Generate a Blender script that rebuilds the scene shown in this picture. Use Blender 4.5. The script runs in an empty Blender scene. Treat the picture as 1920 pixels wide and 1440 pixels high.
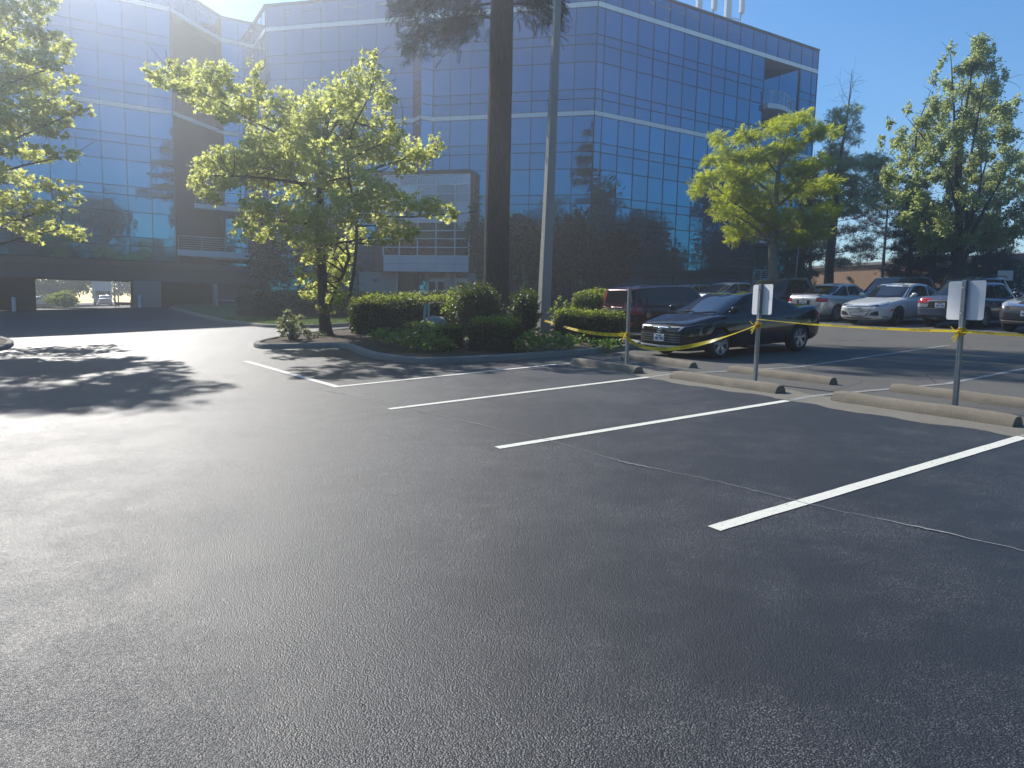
import bpy, bmesh, math, random
import numpy as np
from mathutils import Vector, Matrix
from mathutils.bvhtree import BVHTree

random.seed(7); rng = np.random.default_rng(7)
SC = bpy.context.scene
COL = SC.collection
PI = math.pi

# ------------------------------------------------------------------ camera frame (world X = along the stalls, Y = along the aisle)
F_PX, PITCH, ROLL, YAW = 1319.1, .108253, .0231056, math.radians(58.3)
def cam_rows():
    fw = np.array([0, math.cos(PITCH), -math.sin(PITCH)]); rt = np.array([1, 0, 0.]); up = np.cross(rt, fw)
    c, s = math.cos(ROLL), math.sin(ROLL)
    R = np.array([c*rt + s*up, -s*rt + c*up, fw])
    M = np.array([[math.sin(YAW), math.cos(YAW), 0], [-math.cos(YAW), math.sin(YAW), 0], [0, 0, 1]])
    return R @ M.T
RC = cam_rows(); CAM = np.array([0, 0, 1.6])
def ray(px, py): return RC.T @ np.array([(px-960)/F_PX, -(py-720)/F_PX, 1.])
def at(px, py, D): return CAM + D*ray(px, py)            # a point at depth D metres
def vplane(px, py, P, ang):                               # a point on a vertical plane through P
    d = ray(px, py); n = np.array([-math.sin(math.radians(ang)), math.cos(math.radians(ang)), 0])
    t = n @ (np.array([P[0], P[1], 0]) - CAM) / (n @ d); return CAM + t*d
KX = [(-400, -3), (-60, -1.6), (-12, -.55), (0, 0), (8.3, .45), (12, .45), (25, 1.12), (40, 1.75), (70, 2.2), (400, 2.6)]
KY = [(-400, -.9), (-60, -.77), (0, 0), (50, .64), (62, .7), (90, .35), (400, .35)]
def gz(x, y):
    return float(np.interp(x, [k[0] for k in KX], [k[1] for k in KX]) + np.interp(y, [k[0] for k in KY], [k[1] for k in KY]))

# ------------------------------------------------------------------ helpers
def tag(o, label=None, cat=None, group=None, kind=None):
    if label: o['label'] = label
    if cat: o['category'] = cat
    if group: o['group'] = group
    if kind: o['kind'] = kind
    return o
def thing(name, label, cat, loc=(0, 0, 0), group=None, rz=0, mat=None):
    o = bpy.data.objects.new(name, None); COL.objects.link(o); o.empty_display_size = .2
    o.matrix_world = mat if mat is not None else Matrix.Translation(Vector(loc)) @ Matrix.Rotation(rz, 4, 'Z')
    return tag(o, label, cat, group)
class MB:
    def __init__(s): s.v = []; s.f = []; s.m = []
    def add(s, vs, fs, m=0):
        n = len(s.v); s.v += [tuple(map(float, v)) for v in vs]; s.f += [tuple(i+n for i in f) for f in fs]; s.m += [m]*len(fs)
    def box(s, c, d, rz=0, m=0, M=None):
        hx, hy, hz = d[0]/2, d[1]/2, d[2]/2
        vs = [Vector((sx*hx, sy*hy, sz*hz)) for sz in (-1, 1) for sy in (-1, 1) for sx in (-1, 1)]
        T = M if M is not None else Matrix.Translation(Vector(c)) @ Matrix.Rotation(rz, 4, 'Z')
        s.add([T @ v for v in vs], [(0, 2, 3, 1), (4, 5, 7, 6), (0, 1, 5, 4), (2, 6, 7, 3), (0, 4, 6, 2), (1, 3, 7, 5)], m)
    def bar(s, a, b, w, t, up=(0, 0, 1), m=0):            # a box beam from a to b
        a, b = Vector(a), Vector(b); d = (b-a); L = d.length; d.normalize(); u = Vector(up)
        sd = d.cross(u); sd = sd.normalized() if sd.length > 1e-5 else Vector((1, 0, 0)); u = sd.cross(d)
        M = Matrix.Translation((a+b)/2) @ Matrix((d, sd, u)).transposed().to_4x4(); s.box(None, (L, w, t), M=M, m=m)
    def tube(s, pts, rad, n=8, m=0, cap=True):
        pts = [Vector(p) for p in pts]; rings = []; prev = Vector((1, 0, 0))
        for i, p in enumerate(pts):
            d = (pts[min(i+1, len(pts)-1)] - pts[max(i-1, 0)]).normalized()
            a = prev - d*prev.dot(d)
            if a.length < 1e-3: a = d.orthogonal()
            a.normalize(); prev = a; b = d.cross(a); r = rad[i] if hasattr(rad, '__len__') else rad
            rings.append([p + (a*math.cos(2*PI*k/n) + b*math.sin(2*PI*k/n))*r for k in range(n)])
        vs = [v for r in rings for v in r]; fs = []
        for i in range(len(pts)-1):
            for k in range(n): fs.append((i*n+k, i*n+(k+1) % n, (i+1)*n+(k+1) % n, (i+1)*n+k))
        if cap: fs += [tuple(range(n))[::-1], tuple((len(pts)-1)*n+k for k in range(n))]
        s.add(vs, fs, m)
    def prism(s, poly, z0, z1, m=0):                      # poly in xy, extruded
        n = len(poly); vs = [(x, y, z0) for x, y in poly] + [(x, y, z1) for x, y in poly]
        s.add(vs, [tuple(range(n))[::-1], tuple(range(n, 2*n))] + [(i, (i+1) % n, n+(i+1) % n, n+i) for i in range(n)], m)
    def lathe(s, prof, n=24, axis='z', m=0, M=None):      # prof [(r,h)]
        vs = []; fs = []
        for r, h in prof:
            for k in range(n):
                a = 2*PI*k/n; p = Vector((r*math.cos(a), r*math.sin(a), h))
                if axis == 'y': p = Vector((p.x, p.z, p.y))
                vs.append(M @ p if M is not None else p)
        for i in range(len(prof)-1):
            for k in range(n): fs.append((i*n+k, i*n+(k+1) % n, (i+1)*n+(k+1) % n, (i+1)*n+k))
        s.add(vs, fs, m)
    def grid(s, P, m=0):                                  # P[i][j] points
        a, b = len(P), len(P[0]); s.add([p for r in P for p in r], [(i*b+j, i*b+j+1, (i+1)*b+j+1, (i+1)*b+j) for i in range(a-1) for j in range(b-1)], m)
    def build(s, name, mats, parent=None, smooth=False, world=False, fixn=True, auto=None):
        me = bpy.data.meshes.new(name); me.from_pydata(s.v, [], s.f)
        if not isinstance(mats, (list, tuple)): mats = [mats]
        for x in mats: me.materials.append(x)
        if len(mats) > 1: me.polygons.foreach_set('material_index', s.m)
        if fixn:
            bm = bmesh.new(); bm.from_mesh(me); bmesh.ops.recalc_face_normals(bm, faces=bm.faces); bm.to_mesh(me); bm.free()
        if smooth: me.polygons.foreach_set('use_smooth', [True]*len(me.polygons))
        if smooth and auto: me.set_sharp_from_angle(angle=math.radians(auto))
        return link(me, name, parent, world)
def link(me, name, parent=None, world=False):
    o = bpy.data.objects.new(name, me); COL.objects.link(o)
    if parent is not None:
        o.parent = parent
        if world: o.matrix_parent_inverse = abs_matrix(parent).inverted()
    return o
def abs_matrix(o):
    M = o.matrix_basis.copy()
    while o.parent is not None:
        M = o.parent.matrix_basis @ o.matrix_parent_inverse @ M; o = o.parent
    return M
def copy_tree(o, parent=None):
    c = o.copy(); COL.objects.link(c); c.parent = parent
    for ch in list(o.children): copy_tree(ch, c)
    return c
_dg = None
def text_mesh(txt, size):
    cu = bpy.data.curves.new('lettering', 'FONT'); cu.body = txt; cu.size = size; cu.align_x = 'CENTER'; cu.align_y = 'CENTER'; cu.resolution_u = 2
    o = bpy.data.objects.new('lettering', cu); COL.objects.link(o); bpy.context.view_layer.update()
    e = o.evaluated_get(bpy.context.evaluated_depsgraph_get()); me = e.to_mesh()
    vs = [tuple(v.co) for v in me.vertices]; fs = [tuple(p.vertices) for p in me.polygons]
    e.to_mesh_clear(); bpy.data.objects.remove(o); bpy.data.curves.remove(cu)
    return vs, fs

# ------------------------------------------------------------------ materials
def nmat(name):
    m = bpy.data.materials.new(name); m.use_nodes = True; nt = m.node_tree; nt.nodes.clear()
    out = nt.nodes.new('ShaderNodeOutputMaterial'); return m, nt, out
class N:                                                   # tiny node helper
    def __init__(s, nt): s.nt = nt
    def __call__(s, t, ins={}, **kw):
        n = s.nt.nodes.new('ShaderNode'+t)
        for k, v in kw.items(): setattr(n, k, v)
        for k, v in ins.items():
            if isinstance(v, bpy.types.NodeSocket): s.nt.links.new(v, n.inputs[k])
            else: n.inputs[k].default_value = v
        return n
    def link(s, a, b): s.nt.links.new(a, b)
    def ramp(s, fac, stops, interp='LINEAR'):
        r = s('ValToRGB', {'Fac': fac}); r.color_ramp.interpolation = interp; el = r.color_ramp.elements
        while len(el) < len(stops): el.new(.5)
        for e, (p, c) in zip(el, stops): e.position = p; e.color = c if len(c) == 4 else (*c, 1)
        return r.outputs['Color']
    def mix(s, fac, a, b, blend='MIX'):
        n = s('Mix', data_type='RGBA', blend_type=blend)
        for k, v in ((0, fac), (6, a), (7, b)):
            if isinstance(v, bpy.types.NodeSocket): s.nt.links.new(v, n.inputs[k])
            else: n.inputs[k].default_value = v if k == 0 else ((*v, 1) if len(v) == 3 else v)
        return n.outputs[2]
    def noise(s, vec, scale, detail=4, rough=.55, **k):
        return s('TexNoise', {'Vector': vec, 'Scale': scale, 'Detail': detail, 'Roughness': rough, **k}).outputs['Fac']
    def math(s, op, a, b=0., c=0.):
        return s('Math', {0: a, 1: b, 2: c}, operation=op).outputs[0]
def coords(n, kind='Object'): return n('TexCoord').outputs[kind]
def simple(name, col, rough=.6, metal=0, var=.15, scale=6, bump=0, bscale=40, spec=.5, coat=0, emit=None):
    m, nt, out = nmat(name); n = N(nt); co = coords(n)
    f = n.noise(co, scale, 5)
    c = n.mix(f, tuple(x*(1-var) for x in col), tuple(min(1, x*(1+var)) for x in col))
    p = n('BsdfPrincipled', {'Base Color': c, 'Roughness': rough, 'Metallic': metal, 'Specular IOR Level': spec, 'Coat Weight': coat, 'Coat Roughness': .03})
    if bump:
        b = n('Bump', {'Height': n.noise(co, bscale, 6), 'Strength': 1, 'Distance': bump}); n.link(b.outputs[0], p.inputs['Normal'])
    n.link(p.outputs[0], out.inputs[0]); return m
def leaf_mat(name, c1, c2, trans, tw=.45, rough=.5):
    m, nt, out = nmat(name); n = N(nt)
    g = n('NewGeometry').outputs['Random Per Island']; f2 = n.noise(coords(n), 1.3, 2)
    f = n.math('ADD', n.math('MULTIPLY', g, .6), n.math('MULTIPLY', f2, .4))
    c = n.mix(f, c1, c2); t = n.mix(f, tuple(x*.75 for x in trans), trans)
    p = n('BsdfPrincipled', {'Base Color': c, 'Roughness': rough, 'Specular IOR Level': .4})
    tr = n('BsdfTranslucent', {'Color': t})
    mx = n('MixShader', {0: tw, 1: p.outputs[0], 2: tr.outputs[0]}); n.link(mx.outputs[0], out.inputs[0]); return m
def bark_mat(name, c1, c2, sx=6, depth=.03):
    m, nt, out = nmat(name); n = N(nt); co = coords(n)
    mp = n('Mapping', {'Vector': co, 'Scale': (sx, sx, sx*.12)}).outputs[0]
    v = n.noise(mp, 3, 6, .7); w = n('TexVoronoi', {'Vector': mp, 'Scale': 2.2}, feature='DISTANCE_TO_EDGE').outputs['Distance']
    h = n.math('ADD', v, n.math('MULTIPLY', n.math('MINIMUM', w, .3), 2.2))
    c = n.ramp(h, [(.3, c1), (1.0, c2)])
    p = n('BsdfPrincipled', {'Base Color': c, 'Roughness': .9, 'Specular IOR Level': .2})
    b = n('Bump', {'Height': h, 'Strength': 1, 'Distance': depth}); n.link(b.outputs[0], p.inputs['Normal'])
    n.link(p.outputs[0], out.inputs[0]); return m

def asphalt_fresh():
    m, nt, out = nmat('fresh_sealcoat'); n = N(nt); co = coords(n)
    big = n.noise(co, .55, 6, .66); mid = n.noise(co, 3.1, 5, .7)
    wear = n.ramp(n.math('ADD', n.math('MULTIPLY', big, .65), n.math('MULTIPLY', mid, .35)), [(.44, (0, 0, 0)), (.60, (1, 1, 1))])
    vo = n('TexVoronoi', {'Vector': co, 'Scale': 132., 'Randomness': 1.}); stone = n('SeparateColor', {0: vo.outputs['Color']}).outputs[0]; dist = vo.outputs['Distance']
    v2 = n('TexVoronoi', {'Vector': co, 'Scale': 250.}); st2 = n('SeparateColor', {0: v2.outputs['Color']}).outputs[1]
    base = n.mix(n.noise(co, 5, 5), (.0095, .011, .014), (.016, .018, .022))
    pale = n.math('MULTIPLY', n.ramp(stone, [(.50, (0, 0, 0)), (.9, (1, 1, 1))]), n.ramp(dist, [(.30, (1, 1, 1)), (.52, (0, 0, 0))]))
    pale = n.math('ADD', pale, n.math('MULTIPLY', n.ramp(st2, [(.8, (0, 0, 0)), (.9, (1, 1, 1))]), .35))
    c = n.mix(n.math('MULTIPLY', pale, n.math('ADD', n.math('MULTIPLY', wear, 1.0), .06)), base, (.20, .202, .205))
    wv = n.mix(.25, co, n('TexNoise', {'Vector': co, 'Scale': .9, 'Detail': 5.}).outputs['Color'], 'ADD')
    ck = n('TexVoronoi', {'Vector': wv, 'Scale': .4}, feature='DISTANCE_TO_EDGE').outputs['Distance']
    crack = n.math('MULTIPLY', n.ramp(ck, [(.0, (1, 1, 1)), (.0010, (0, 0, 0))]), n.ramp(n.noise(co, .6, 4), [(.58, (0, 0, 0)), (.66, (1, 1, 1))]))
    c = n.mix(n.math('MULTIPLY', crack, .8), c, (.005, .005, .006))
    h = n.math('ADD', n.math('MULTIPLY', dist, -1.0), n.math('ADD', n.math('MULTIPLY', stone, .55), n.math('ADD', n.math('MULTIPLY', n.noise(co, 38, 4, .65), .9), n.math('MULTIPLY', st2, .25))))
    h = n.math('SUBTRACT', n.math('MULTIPLY', h, n.math('ADD', n.math('MULTIPLY', wear, .25), .48)), n.math('MULTIPLY', crack, .6))
    b = n('Bump', {'Height': h, 'Strength': 1, 'Distance': .0050})
    p = n('BsdfPrincipled', {'Base Color': c, 'Roughness': .50, 'Specular IOR Level': .5, 'Normal': b.outputs[0]})
    n.link(p.outputs[0], out.inputs[0]); return m
def asphalt_old():
    m, nt, out = nmat('old_asphalt'); n = N(nt); co = coords(n)
    g = n.noise(co, 70, 4, .75); big = n.noise(co, .5, 5, .6)
    c = n.mix(big, (.072, .069, .062), (.115, .11, .098)); c = n.mix(n.ramp(g, [(.45, (0, 0, 0)), (.75, (1, 1, 1))]), c, (.2, .19, .165))
    wv = n.mix(.3, co, n('TexNoise', {'Vector': co, 'Scale': .8, 'Detail': 4.}).outputs['Color'], 'ADD')
    ck = n('TexVoronoi', {'Vector': wv, 'Scale': .45}, feature='DISTANCE_TO_EDGE').outputs['Distance']
    c = n.mix(n.math('MULTIPLY', n.ramp(ck, [(0, (1, 1, 1)), (.006, (0, 0, 0))]), .75), c, (.02, .02, .02))
    st = n.ramp(n.noise(co, .9, 3), [(.58, (0, 0, 0)), (.7, (1, 1, 1))]); c = n.mix(n.math('MULTIPLY', st, .4), c, (.05, .048, .045))
    b = n('Bump', {'Height': g, 'Strength': 1, 'Distance': .006})
    p = n('BsdfPrincipled', {'Base Color': c, 'Roughness': .85, 'Specular IOR Level': .3, 'Normal': b.outputs[0]}); n.link(p.outputs[0], out.inputs[0]); return m
def paint_mat(name, col, worn):
    m, nt, out = nmat(name); n = N(nt); co = coords(n)
    a = n.noise(co, 45, 5, .7); f = n.ramp(a, [(worn-.06, (1, 1, 1)), (worn+.05, (0, 0, 0))]) if worn else n.ramp(a, [(.2, (1, 1, 1)), (.3, (0, 0, 0))])
    c = n.mix(f, n.mix(n.noise(co, 3, 4), tuple(x*.88 for x in col), col), (.08, .078, .07))
    b = n('Bump', {'Height': n.noise(co, 62, 4, .7), 'Strength': 1, 'Distance': .004})
    p = n('BsdfPrincipled', {'Base Color': c, 'Roughness': .6, 'Normal': b.outputs[0]}); n.link(p.outputs[0], out.inputs[0]); return m
def concrete(name, c1, c2, grit=60, bump=.006, streak=False):
    m, nt, out = nmat(name); n = N(nt); co = coords(n)
    f = n.noise(co, 3, 6, .65); g = n.noise(co, grit, 4, .75)
    if streak: f = n.noise(n('Mapping', {'Vector': co, 'Scale': (9, 9, .5)}).outputs[0], 1, 5, .6)
    c = n.mix(n.math('ADD', n.math('MULTIPLY', f, .6), n.math('MULTIPLY', g, .4)), c1, c2)
    dk = n.ramp(g, [(.3, (1, 1, 1)), (.42, (0, 0, 0))]); c = n.mix(n.math('MULTIPLY', dk, .5), c, tuple(x*.35 for x in c1))
    b = n('Bump', {'Height': g, 'Strength': 1, 'Distance': bump})
    p = n('BsdfPrincipled', {'Base Color': c, 'Roughness': .88, 'Specular IOR Level': .3, 'Normal': b.outputs[0]}); n.link(p.outputs[0], out.inputs[0]); return m
def facade_glass(name, col, rough=.015, var=.1):
    m, nt, out = nmat(name); n = N(nt)
    rnd = n('NewGeometry').outputs['Random Per Island']; wob = n.noise(coords(n), .5, 2)
    c = n.mix(rnd, tuple(x*(1-var) for x in col), tuple(x*(1+var) for x in col))
    b = n('Bump', {'Height': wob, 'Strength': 1, 'Distance': .006})
    p = n('BsdfPrincipled', {'Base Color': c, 'Metallic': 1., 'Roughness': rough, 'Normal': b.outputs[0]})
    n.link(p.outputs[0], out.inputs[0]); return m
def brick_mat():
    m, nt, out = nmat('tan_brick'); n = N(nt); co = coords(n, 'Object')
    sw = n('SeparateXYZ', {0: co}); cv = n('CombineXYZ', {0: sw.outputs[1], 1: sw.outputs[2], 2: 0.}).outputs[0]
    br = n('TexBrick', {'Vector': cv, 'Color1': (.40, .235, .13, 1), 'Color2': (.33, .19, .105, 1), 'Mortar': (.36, .29, .22, 1), 'Scale': 1., 'Mortar Size': .012, 'Brick Width': .6, 'Row Height': .22})
    c = n.mix(.3, br.outputs[0], n.mix(n.noise(co, 1.2, 4), (.24, .14, .08), (.45, .28, .16)))
    p = n('BsdfPrincipled', {'Base Color': c, 'Roughness': .9}); n.link(p.outputs[0], out.inputs[0]); return m
def car_paint(name, col, metal=.0, rough=.3, flake=False):
    m, nt, out = nmat(name); n = N(nt); co = coords(n)
    dust = n.noise(co, 5, 5, .6); c = n.mix(n.math('MULTIPLY', dust, .035), col, (.25, .23, .2))
    p = n('BsdfPrincipled', {'Base Color': c, 'Metallic': metal, 'Roughness': rough, 'Specular IOR Level': .12, 'Coat Weight': .8, 'Coat Roughness': .03}); n.link(p.outputs[0], out.inputs[0]); return m

MAT = dict(
    fresh=asphalt_fresh(), old=asphalt_old(), line=paint_mat('line_paint', (.76, .745, .64), .36), lineold=paint_mat('worn_line_paint', (.5, .49, .44), .5),
    stop=concrete('wheel_stop_concrete', (.105, .09, .066), (.36, .31, .235), 60, .010), kerb=concrete('kerb_concrete', (.15, .143, .125), (.36, .34, .30), 40, .008),
    pole=concrete('pole_concrete', (.22, .215, .2), (.42, .41, .38), 70, .004), soil=concrete('bark_mulch', (.035, .024, .016), (.12, .085, .055), 25, .03),
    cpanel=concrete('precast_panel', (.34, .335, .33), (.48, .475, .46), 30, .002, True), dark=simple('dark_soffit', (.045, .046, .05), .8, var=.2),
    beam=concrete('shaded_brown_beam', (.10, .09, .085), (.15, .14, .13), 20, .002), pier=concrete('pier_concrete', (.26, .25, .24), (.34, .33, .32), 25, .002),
    glass=facade_glass('blue_mirror_glass', (.018, .185, .315)), spandrel=facade_glass('blue_mirror_spandrel', (.016, .17, .29), .03, .05),
    ltglass=facade_glass('grey_tower_glass', (.15, .185, .225), .03, .35), mull=simple('dark_mullion', (.012, .016, .03), .35, .5), band=simple('pale_metal_band', (.80, .84, .86), .45, .0, .05, 1),
    alum=simple('pale_aluminium', (.68, .71, .73), .4, .3, .06), panel=simple('pale_metal_panel', (.58, .62, .67), .45, .1, .06, .8), door=simple('door_glass', (.03, .033, .035), .06, 0, .2), roofm=simple('roof_membrane', (.3, .3, .3), .9),
    soffit=simple('balcony_soffit', (.26, .24, .22), .8, 0, .1), rail=simple('railing_metal', (.62, .63, .63), .4, .2, .05), antw=simple('antenna_white', (.75, .75, .72), .5, 0, .04), steel=simple('galvanised_steel', (.30, .32, .34), .45, .7, .3, 14),
    hole=simple('punched_hole', (.004, .004, .004), .9), sign=simple('sign_back_aluminium', (.74, .76, .77), .5, .0, .05, 2), bolt=simple('bolt_steel', (.6, .6, .6), .3, .9),
    tape=leaf_mat('yellow_tape_plastic', (.78, .58, .015), (.84, .64, .02), (.95, .74, .02), .5, .35), ink=simple('black_ink', (.01, .01, .01), .5), grass=leaf_mat('lawn_grass', (.06, .12, .015), (.12, .2, .03), (.2, .3, .04), .35),
    tyre=simple('tyre_rubber', (.016, .016, .016), .85, 0, .2, 20), rim=simple('alloy_rim', (.45, .46, .48), .28, .85, .08), rimdark=simple('dark_alloy_rim', (.14, .145, .15), .35, .8, .1), glassc=simple('car_glass', (.006, .007, .008), .03, 0, .1, 2, spec=.45),
    trim=simple('black_plastic_trim', (.014, .014, .015), .5), chrome=simple('chrome', (.7, .71, .72), .12, 1., .03), lamp=simple('headlight_lens', (.5, .52, .54), .08, .5, .2, 20), lampw=simple('led_strip', (.8, .82, .85), .2), led=simple('unlit_led_strip', (.42, .43, .45), .25, .3), tint=simple('tinted_glass', (.006, .006, .007), .3, spec=.12), screen=simple('windscreen_glass', (.012, .018, .028), .025, spec=1.), red=simple('tail_lamp_red', (.42, .012, .015), .12, 0, .2, 12, coat=1), plate=simple('licence_plate', (.72, .74, .76), .5, 0, .05), plateink=simple('plate_ink', (.05, .08, .2), .6), orange=simple('safety_orange', (.75, .12, .03), .5), amber=simple('amber_reflector', (.6, .12, .03), .3),
    brick=brick_mat(), roofdark=simple('dark_fascia', (.035, .035, .038), .7), white=simple('white_paint', (.7, .7, .69), .5, 0, .05), rock=concrete('boulder_stone', (.2, .19, .175), (.45, .43, .4), 9, .03), green=simple('faded_green_post', (.30, .42, .38), .6, 0, .15), light=simple('ceiling_light_paint', (.8, .8, .75), .5),
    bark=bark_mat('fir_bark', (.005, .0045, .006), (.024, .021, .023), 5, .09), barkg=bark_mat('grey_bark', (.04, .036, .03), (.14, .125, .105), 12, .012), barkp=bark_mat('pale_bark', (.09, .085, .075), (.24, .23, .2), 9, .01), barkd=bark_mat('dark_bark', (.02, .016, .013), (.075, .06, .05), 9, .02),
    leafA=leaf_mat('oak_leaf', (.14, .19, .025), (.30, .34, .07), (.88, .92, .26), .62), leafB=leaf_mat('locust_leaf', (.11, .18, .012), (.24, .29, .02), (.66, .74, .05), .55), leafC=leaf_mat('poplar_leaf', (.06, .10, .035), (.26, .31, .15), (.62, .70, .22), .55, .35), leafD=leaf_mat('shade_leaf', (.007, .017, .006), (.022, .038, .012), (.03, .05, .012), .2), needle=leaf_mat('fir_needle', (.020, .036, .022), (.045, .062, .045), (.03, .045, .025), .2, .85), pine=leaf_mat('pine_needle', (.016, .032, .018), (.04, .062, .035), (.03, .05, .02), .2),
    hedge=leaf_mat('hedge_leaf', (.014, .034, .008), (.06, .095, .02), (.16, .24, .025), .3), hedgey=leaf_mat('hedge_leaf_bright', (.08, .13, .014), (.17, .22, .03), (.46, .55, .05), .5), ivy=leaf_mat('groundcover_leaf', (.07, .14, .025), (.16, .25, .06), (.34, .50, .08), .45), rhodo=leaf_mat('rhododendron_leaf', (.12, .15, .07), (.32, .33, .20), (.45, .48, .22), .4), hull=simple('hedge_inside', (.012, .02, .007), .95, 0, .4, 12), twig=simple('bare_twig', (.10, .085, .07), .8),  # hedgey brightens sunlit tops, hedge darkens shaded sides, both in leaf colour
)
# ------------------------------------------------------------------ world, sun, camera
EL, AZS = math.radians(35.5), math.radians(7)
SUN = Vector((-math.sin(AZS)*math.cos(EL), math.cos(AZS)*math.cos(EL), math.sin(EL)))
w = bpy.data.worlds.new('World'); SC.world = w; w.use_nodes = True; nt = w.node_tree; nt.nodes.clear()
sky = nt.nodes.new('ShaderNodeTexSky'); sky.sky_type = 'NISHITA'; sky.sun_disc = False; sky.sun_elevation = EL; sky.sun_rotation = -AZS
sky.air_density = 1.0; sky.dust_density = .15; sky.ozone_density = 3.0; sky.altitude = 100
bg = nt.nodes.new('ShaderNodeBackground'); bg.inputs[1].default_value = .13; wo = nt.nodes.new('ShaderNodeOutputWorld')
hs = nt.nodes.new('ShaderNodeHueSaturation'); hs.inputs['Saturation'].default_value = 1.28; hs.inputs['Value'].default_value = .9; nt.links.new(sky.outputs[0], hs.inputs['Color']); nt.links.new(hs.outputs[0], bg.inputs[0]); nt.links.new(bg.outputs[0], wo.inputs[0])
sl = bpy.data.lights.new('sun', 'SUN'); sl.energy = 5.0; sl.angle = math.radians(.53); sl.color = (1, .955, .885)
so = bpy.data.objects.new('sun', sl); COL.objects.link(so); so.rotation_euler = SUN.to_track_quat('Z', 'Y').to_euler()
cd = bpy.data.cameras.new('camera'); cam = bpy.data.objects.new('camera', cd); COL.objects.link(cam); SC.camera = cam
cd.sensor_width = 36; cd.lens = F_PX/1920*36; cd.clip_end = 2000; cd.clip_start = .05
M = Matrix((Vector(RC[0]), Vector(RC[1]), -Vector(RC[2]))).transposed().to_4x4(); M.translation = Vector(CAM); cam.matrix_world = M
SC.view_settings.view_transform = 'Standard'; SC.view_settings.look = 'None'; SC.view_settings.exposure = .55; SC.view_settings.gamma = 1
SC.cycles.use_denoising = True; SC.cycles.use_adaptive_sampling = False; SC.render.filter_size = 1.15; SC.cycles.max_bounces = 6; SC.cycles.transparent_max_bounces = 6; SC.cycles.volume_bounces = 0; SC.cycles.sample_clamp_indirect = 6
SC.cycles.caustics_reflective = False; SC.cycles.caustics_refractive = False; SC.cycles.blur_glossy = .5

# ------------------------------------------------------------------ ground and paving
def lin(a, b, st): return list(np.linspace(a, b, max(2, int(abs(b-a)/st)+1)))
XS = sorted(set([k[0] for k in KX] + [-200, -30] + lin(-8, 30, 1) + [50, 60, 90, 140, 220])); YS = sorted(set([k[0] for k in KY] + [-200, -30] + lin(-5, 35, 5) + [75, 120, 180, 260]))
def gsheet(name, xs, ys, off, mat, kind='structure'):
    b = MB(); b.grid([[(x, y, gz(x, y)+off) for y in ys] for x in xs]); o = b.build(name, mat, fixn=False)
    return tag(o, kind=kind)
XSg = [x for x in XS if -150 < x < 150] + [-158, 158]; YSg = [y for y in YS if -120 < y < 180] + [-128, 188]
gsheet('ground', sorted(XSg), sorted(YSg), 0, MAT['old'])
# fresh black sealcoat on the drive and the near stalls, with a ragged edge by the wheel stops
b = MB(); P = []
for y in lin(-40, 10.4, .12):
    e = 7.72 + .05*math.sin(y*2.3) + .04*math.sin(y*7.1+1) + random.uniform(-.018, .018)
    P.append([(x, y, gz(x, y)+.005) for x in [-40, -12, -6, -2, 0, 2, 4, 6, 7.2, e]])
b.grid(P)
P = []
for y in lin(10.4, 60, 1.):
    e = 7.72 if y < 12 else 9.
    P.append([(x, y, gz(x, y)+.005) for x in [-40, -12, -6, -2, 0, 2, 4, 6, 7.2, e]])
b.grid(P); tag(b.build('driveway', MAT['fresh'], fixn=False), kind='structure')
def strip(name, pts, width, off, mat, step=.1, wob=0, taper=None):
    b = MB(); L = []
    pts = [np.array(p, float) for p in pts]; seg = []
    for a, c in zip(pts[:-1], pts[1:]):
        n = max(2, int(np.linalg.norm(c-a)/step)); seg += [a+(c-a)*i/n for i in range(n)]
    seg.append(pts[-1])
    for i, p in enumerate(seg):
        d = seg[min(i+1, len(seg)-1)]-seg[max(i-1, 0)]; d /= np.linalg.norm(d); nn = np.array([-d[1], d[0]])
        p = p + nn*(random.uniform(-1, 1)*wob); ww = width*(taper(i/len(seg)) if taper else 1)
        L.append([(*(p+nn*ww/2), 0), (*(p-nn*ww/2), 0)])
    b.grid([[(x, y, gz(x, y)+off) for x, y, _ in r] for r in L]); return tag(b.build(name, mat, fixn=False), kind='structure')
LW = .105
strip('parking_line', [(3.36, 10.58), (7.6, 10.77)], LW, .010, MAT['line'], wob=.002)
strip('parking_line', [(2.94, 15.35), (3.37, 10.53)], LW, .009, MAT['line'], wob=.002)
strip('parking_line', [(3.3, 8.28), (7.78, 8.43)], LW, .010, MAT['line'], wob=.002)
strip('parking_line', [(3.37, 5.70), (7.68, 5.74)], LW, .010, MAT['line'], wob=.002)
strip('parking_line', [(3.40, 3.02), (7.75, 3.12)], LW, .010, MAT['line'], wob=.002)
strip('parking_line', [(3.42, .38), (7.75, .45)], LW, .010, MAT['line'], wob=.002)
for y0, y1, xe in ((10.79, 10.86, 8.35), (8.45, 9.3, 18.6), (5.76, 6.3, 18.4), (3.12, 3.6, 18.)):
    strip('worn_parking_line', [(7.8, y0), (xe, y1)], .10, .006, MAT['lineold'], wob=.004)
b = MB(); P = []
for y in lin(1.0, 10.75, .1):
    P.append([(x, y, gz(x, y)+.0035) for x in [7.66, 7.8, 8.0, 8.3, 8.46+.07*math.sin(y*3.1)+.05*math.sin(y*8.3)+random.uniform(-.03, .03)]])
b.grid(P); tag(b.build('gritty_pavement', concrete('tan_grit', (.12, .11, .088), (.27, .25, .20), 55, .008), fixn=False), kind='structure')
strip('worn_parking_line', [(8.25, 10.88), (8.4, 8.55)], .09, .007, MAT['lineold'], wob=.004)
for y in (8.2, 10.9, 13.6, 16.5, 19.3, 22.):
    strip('worn_parking_line', [(22.6, y), (28, y)], .10, .006, MAT['lineold'], wob=.004)
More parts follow.
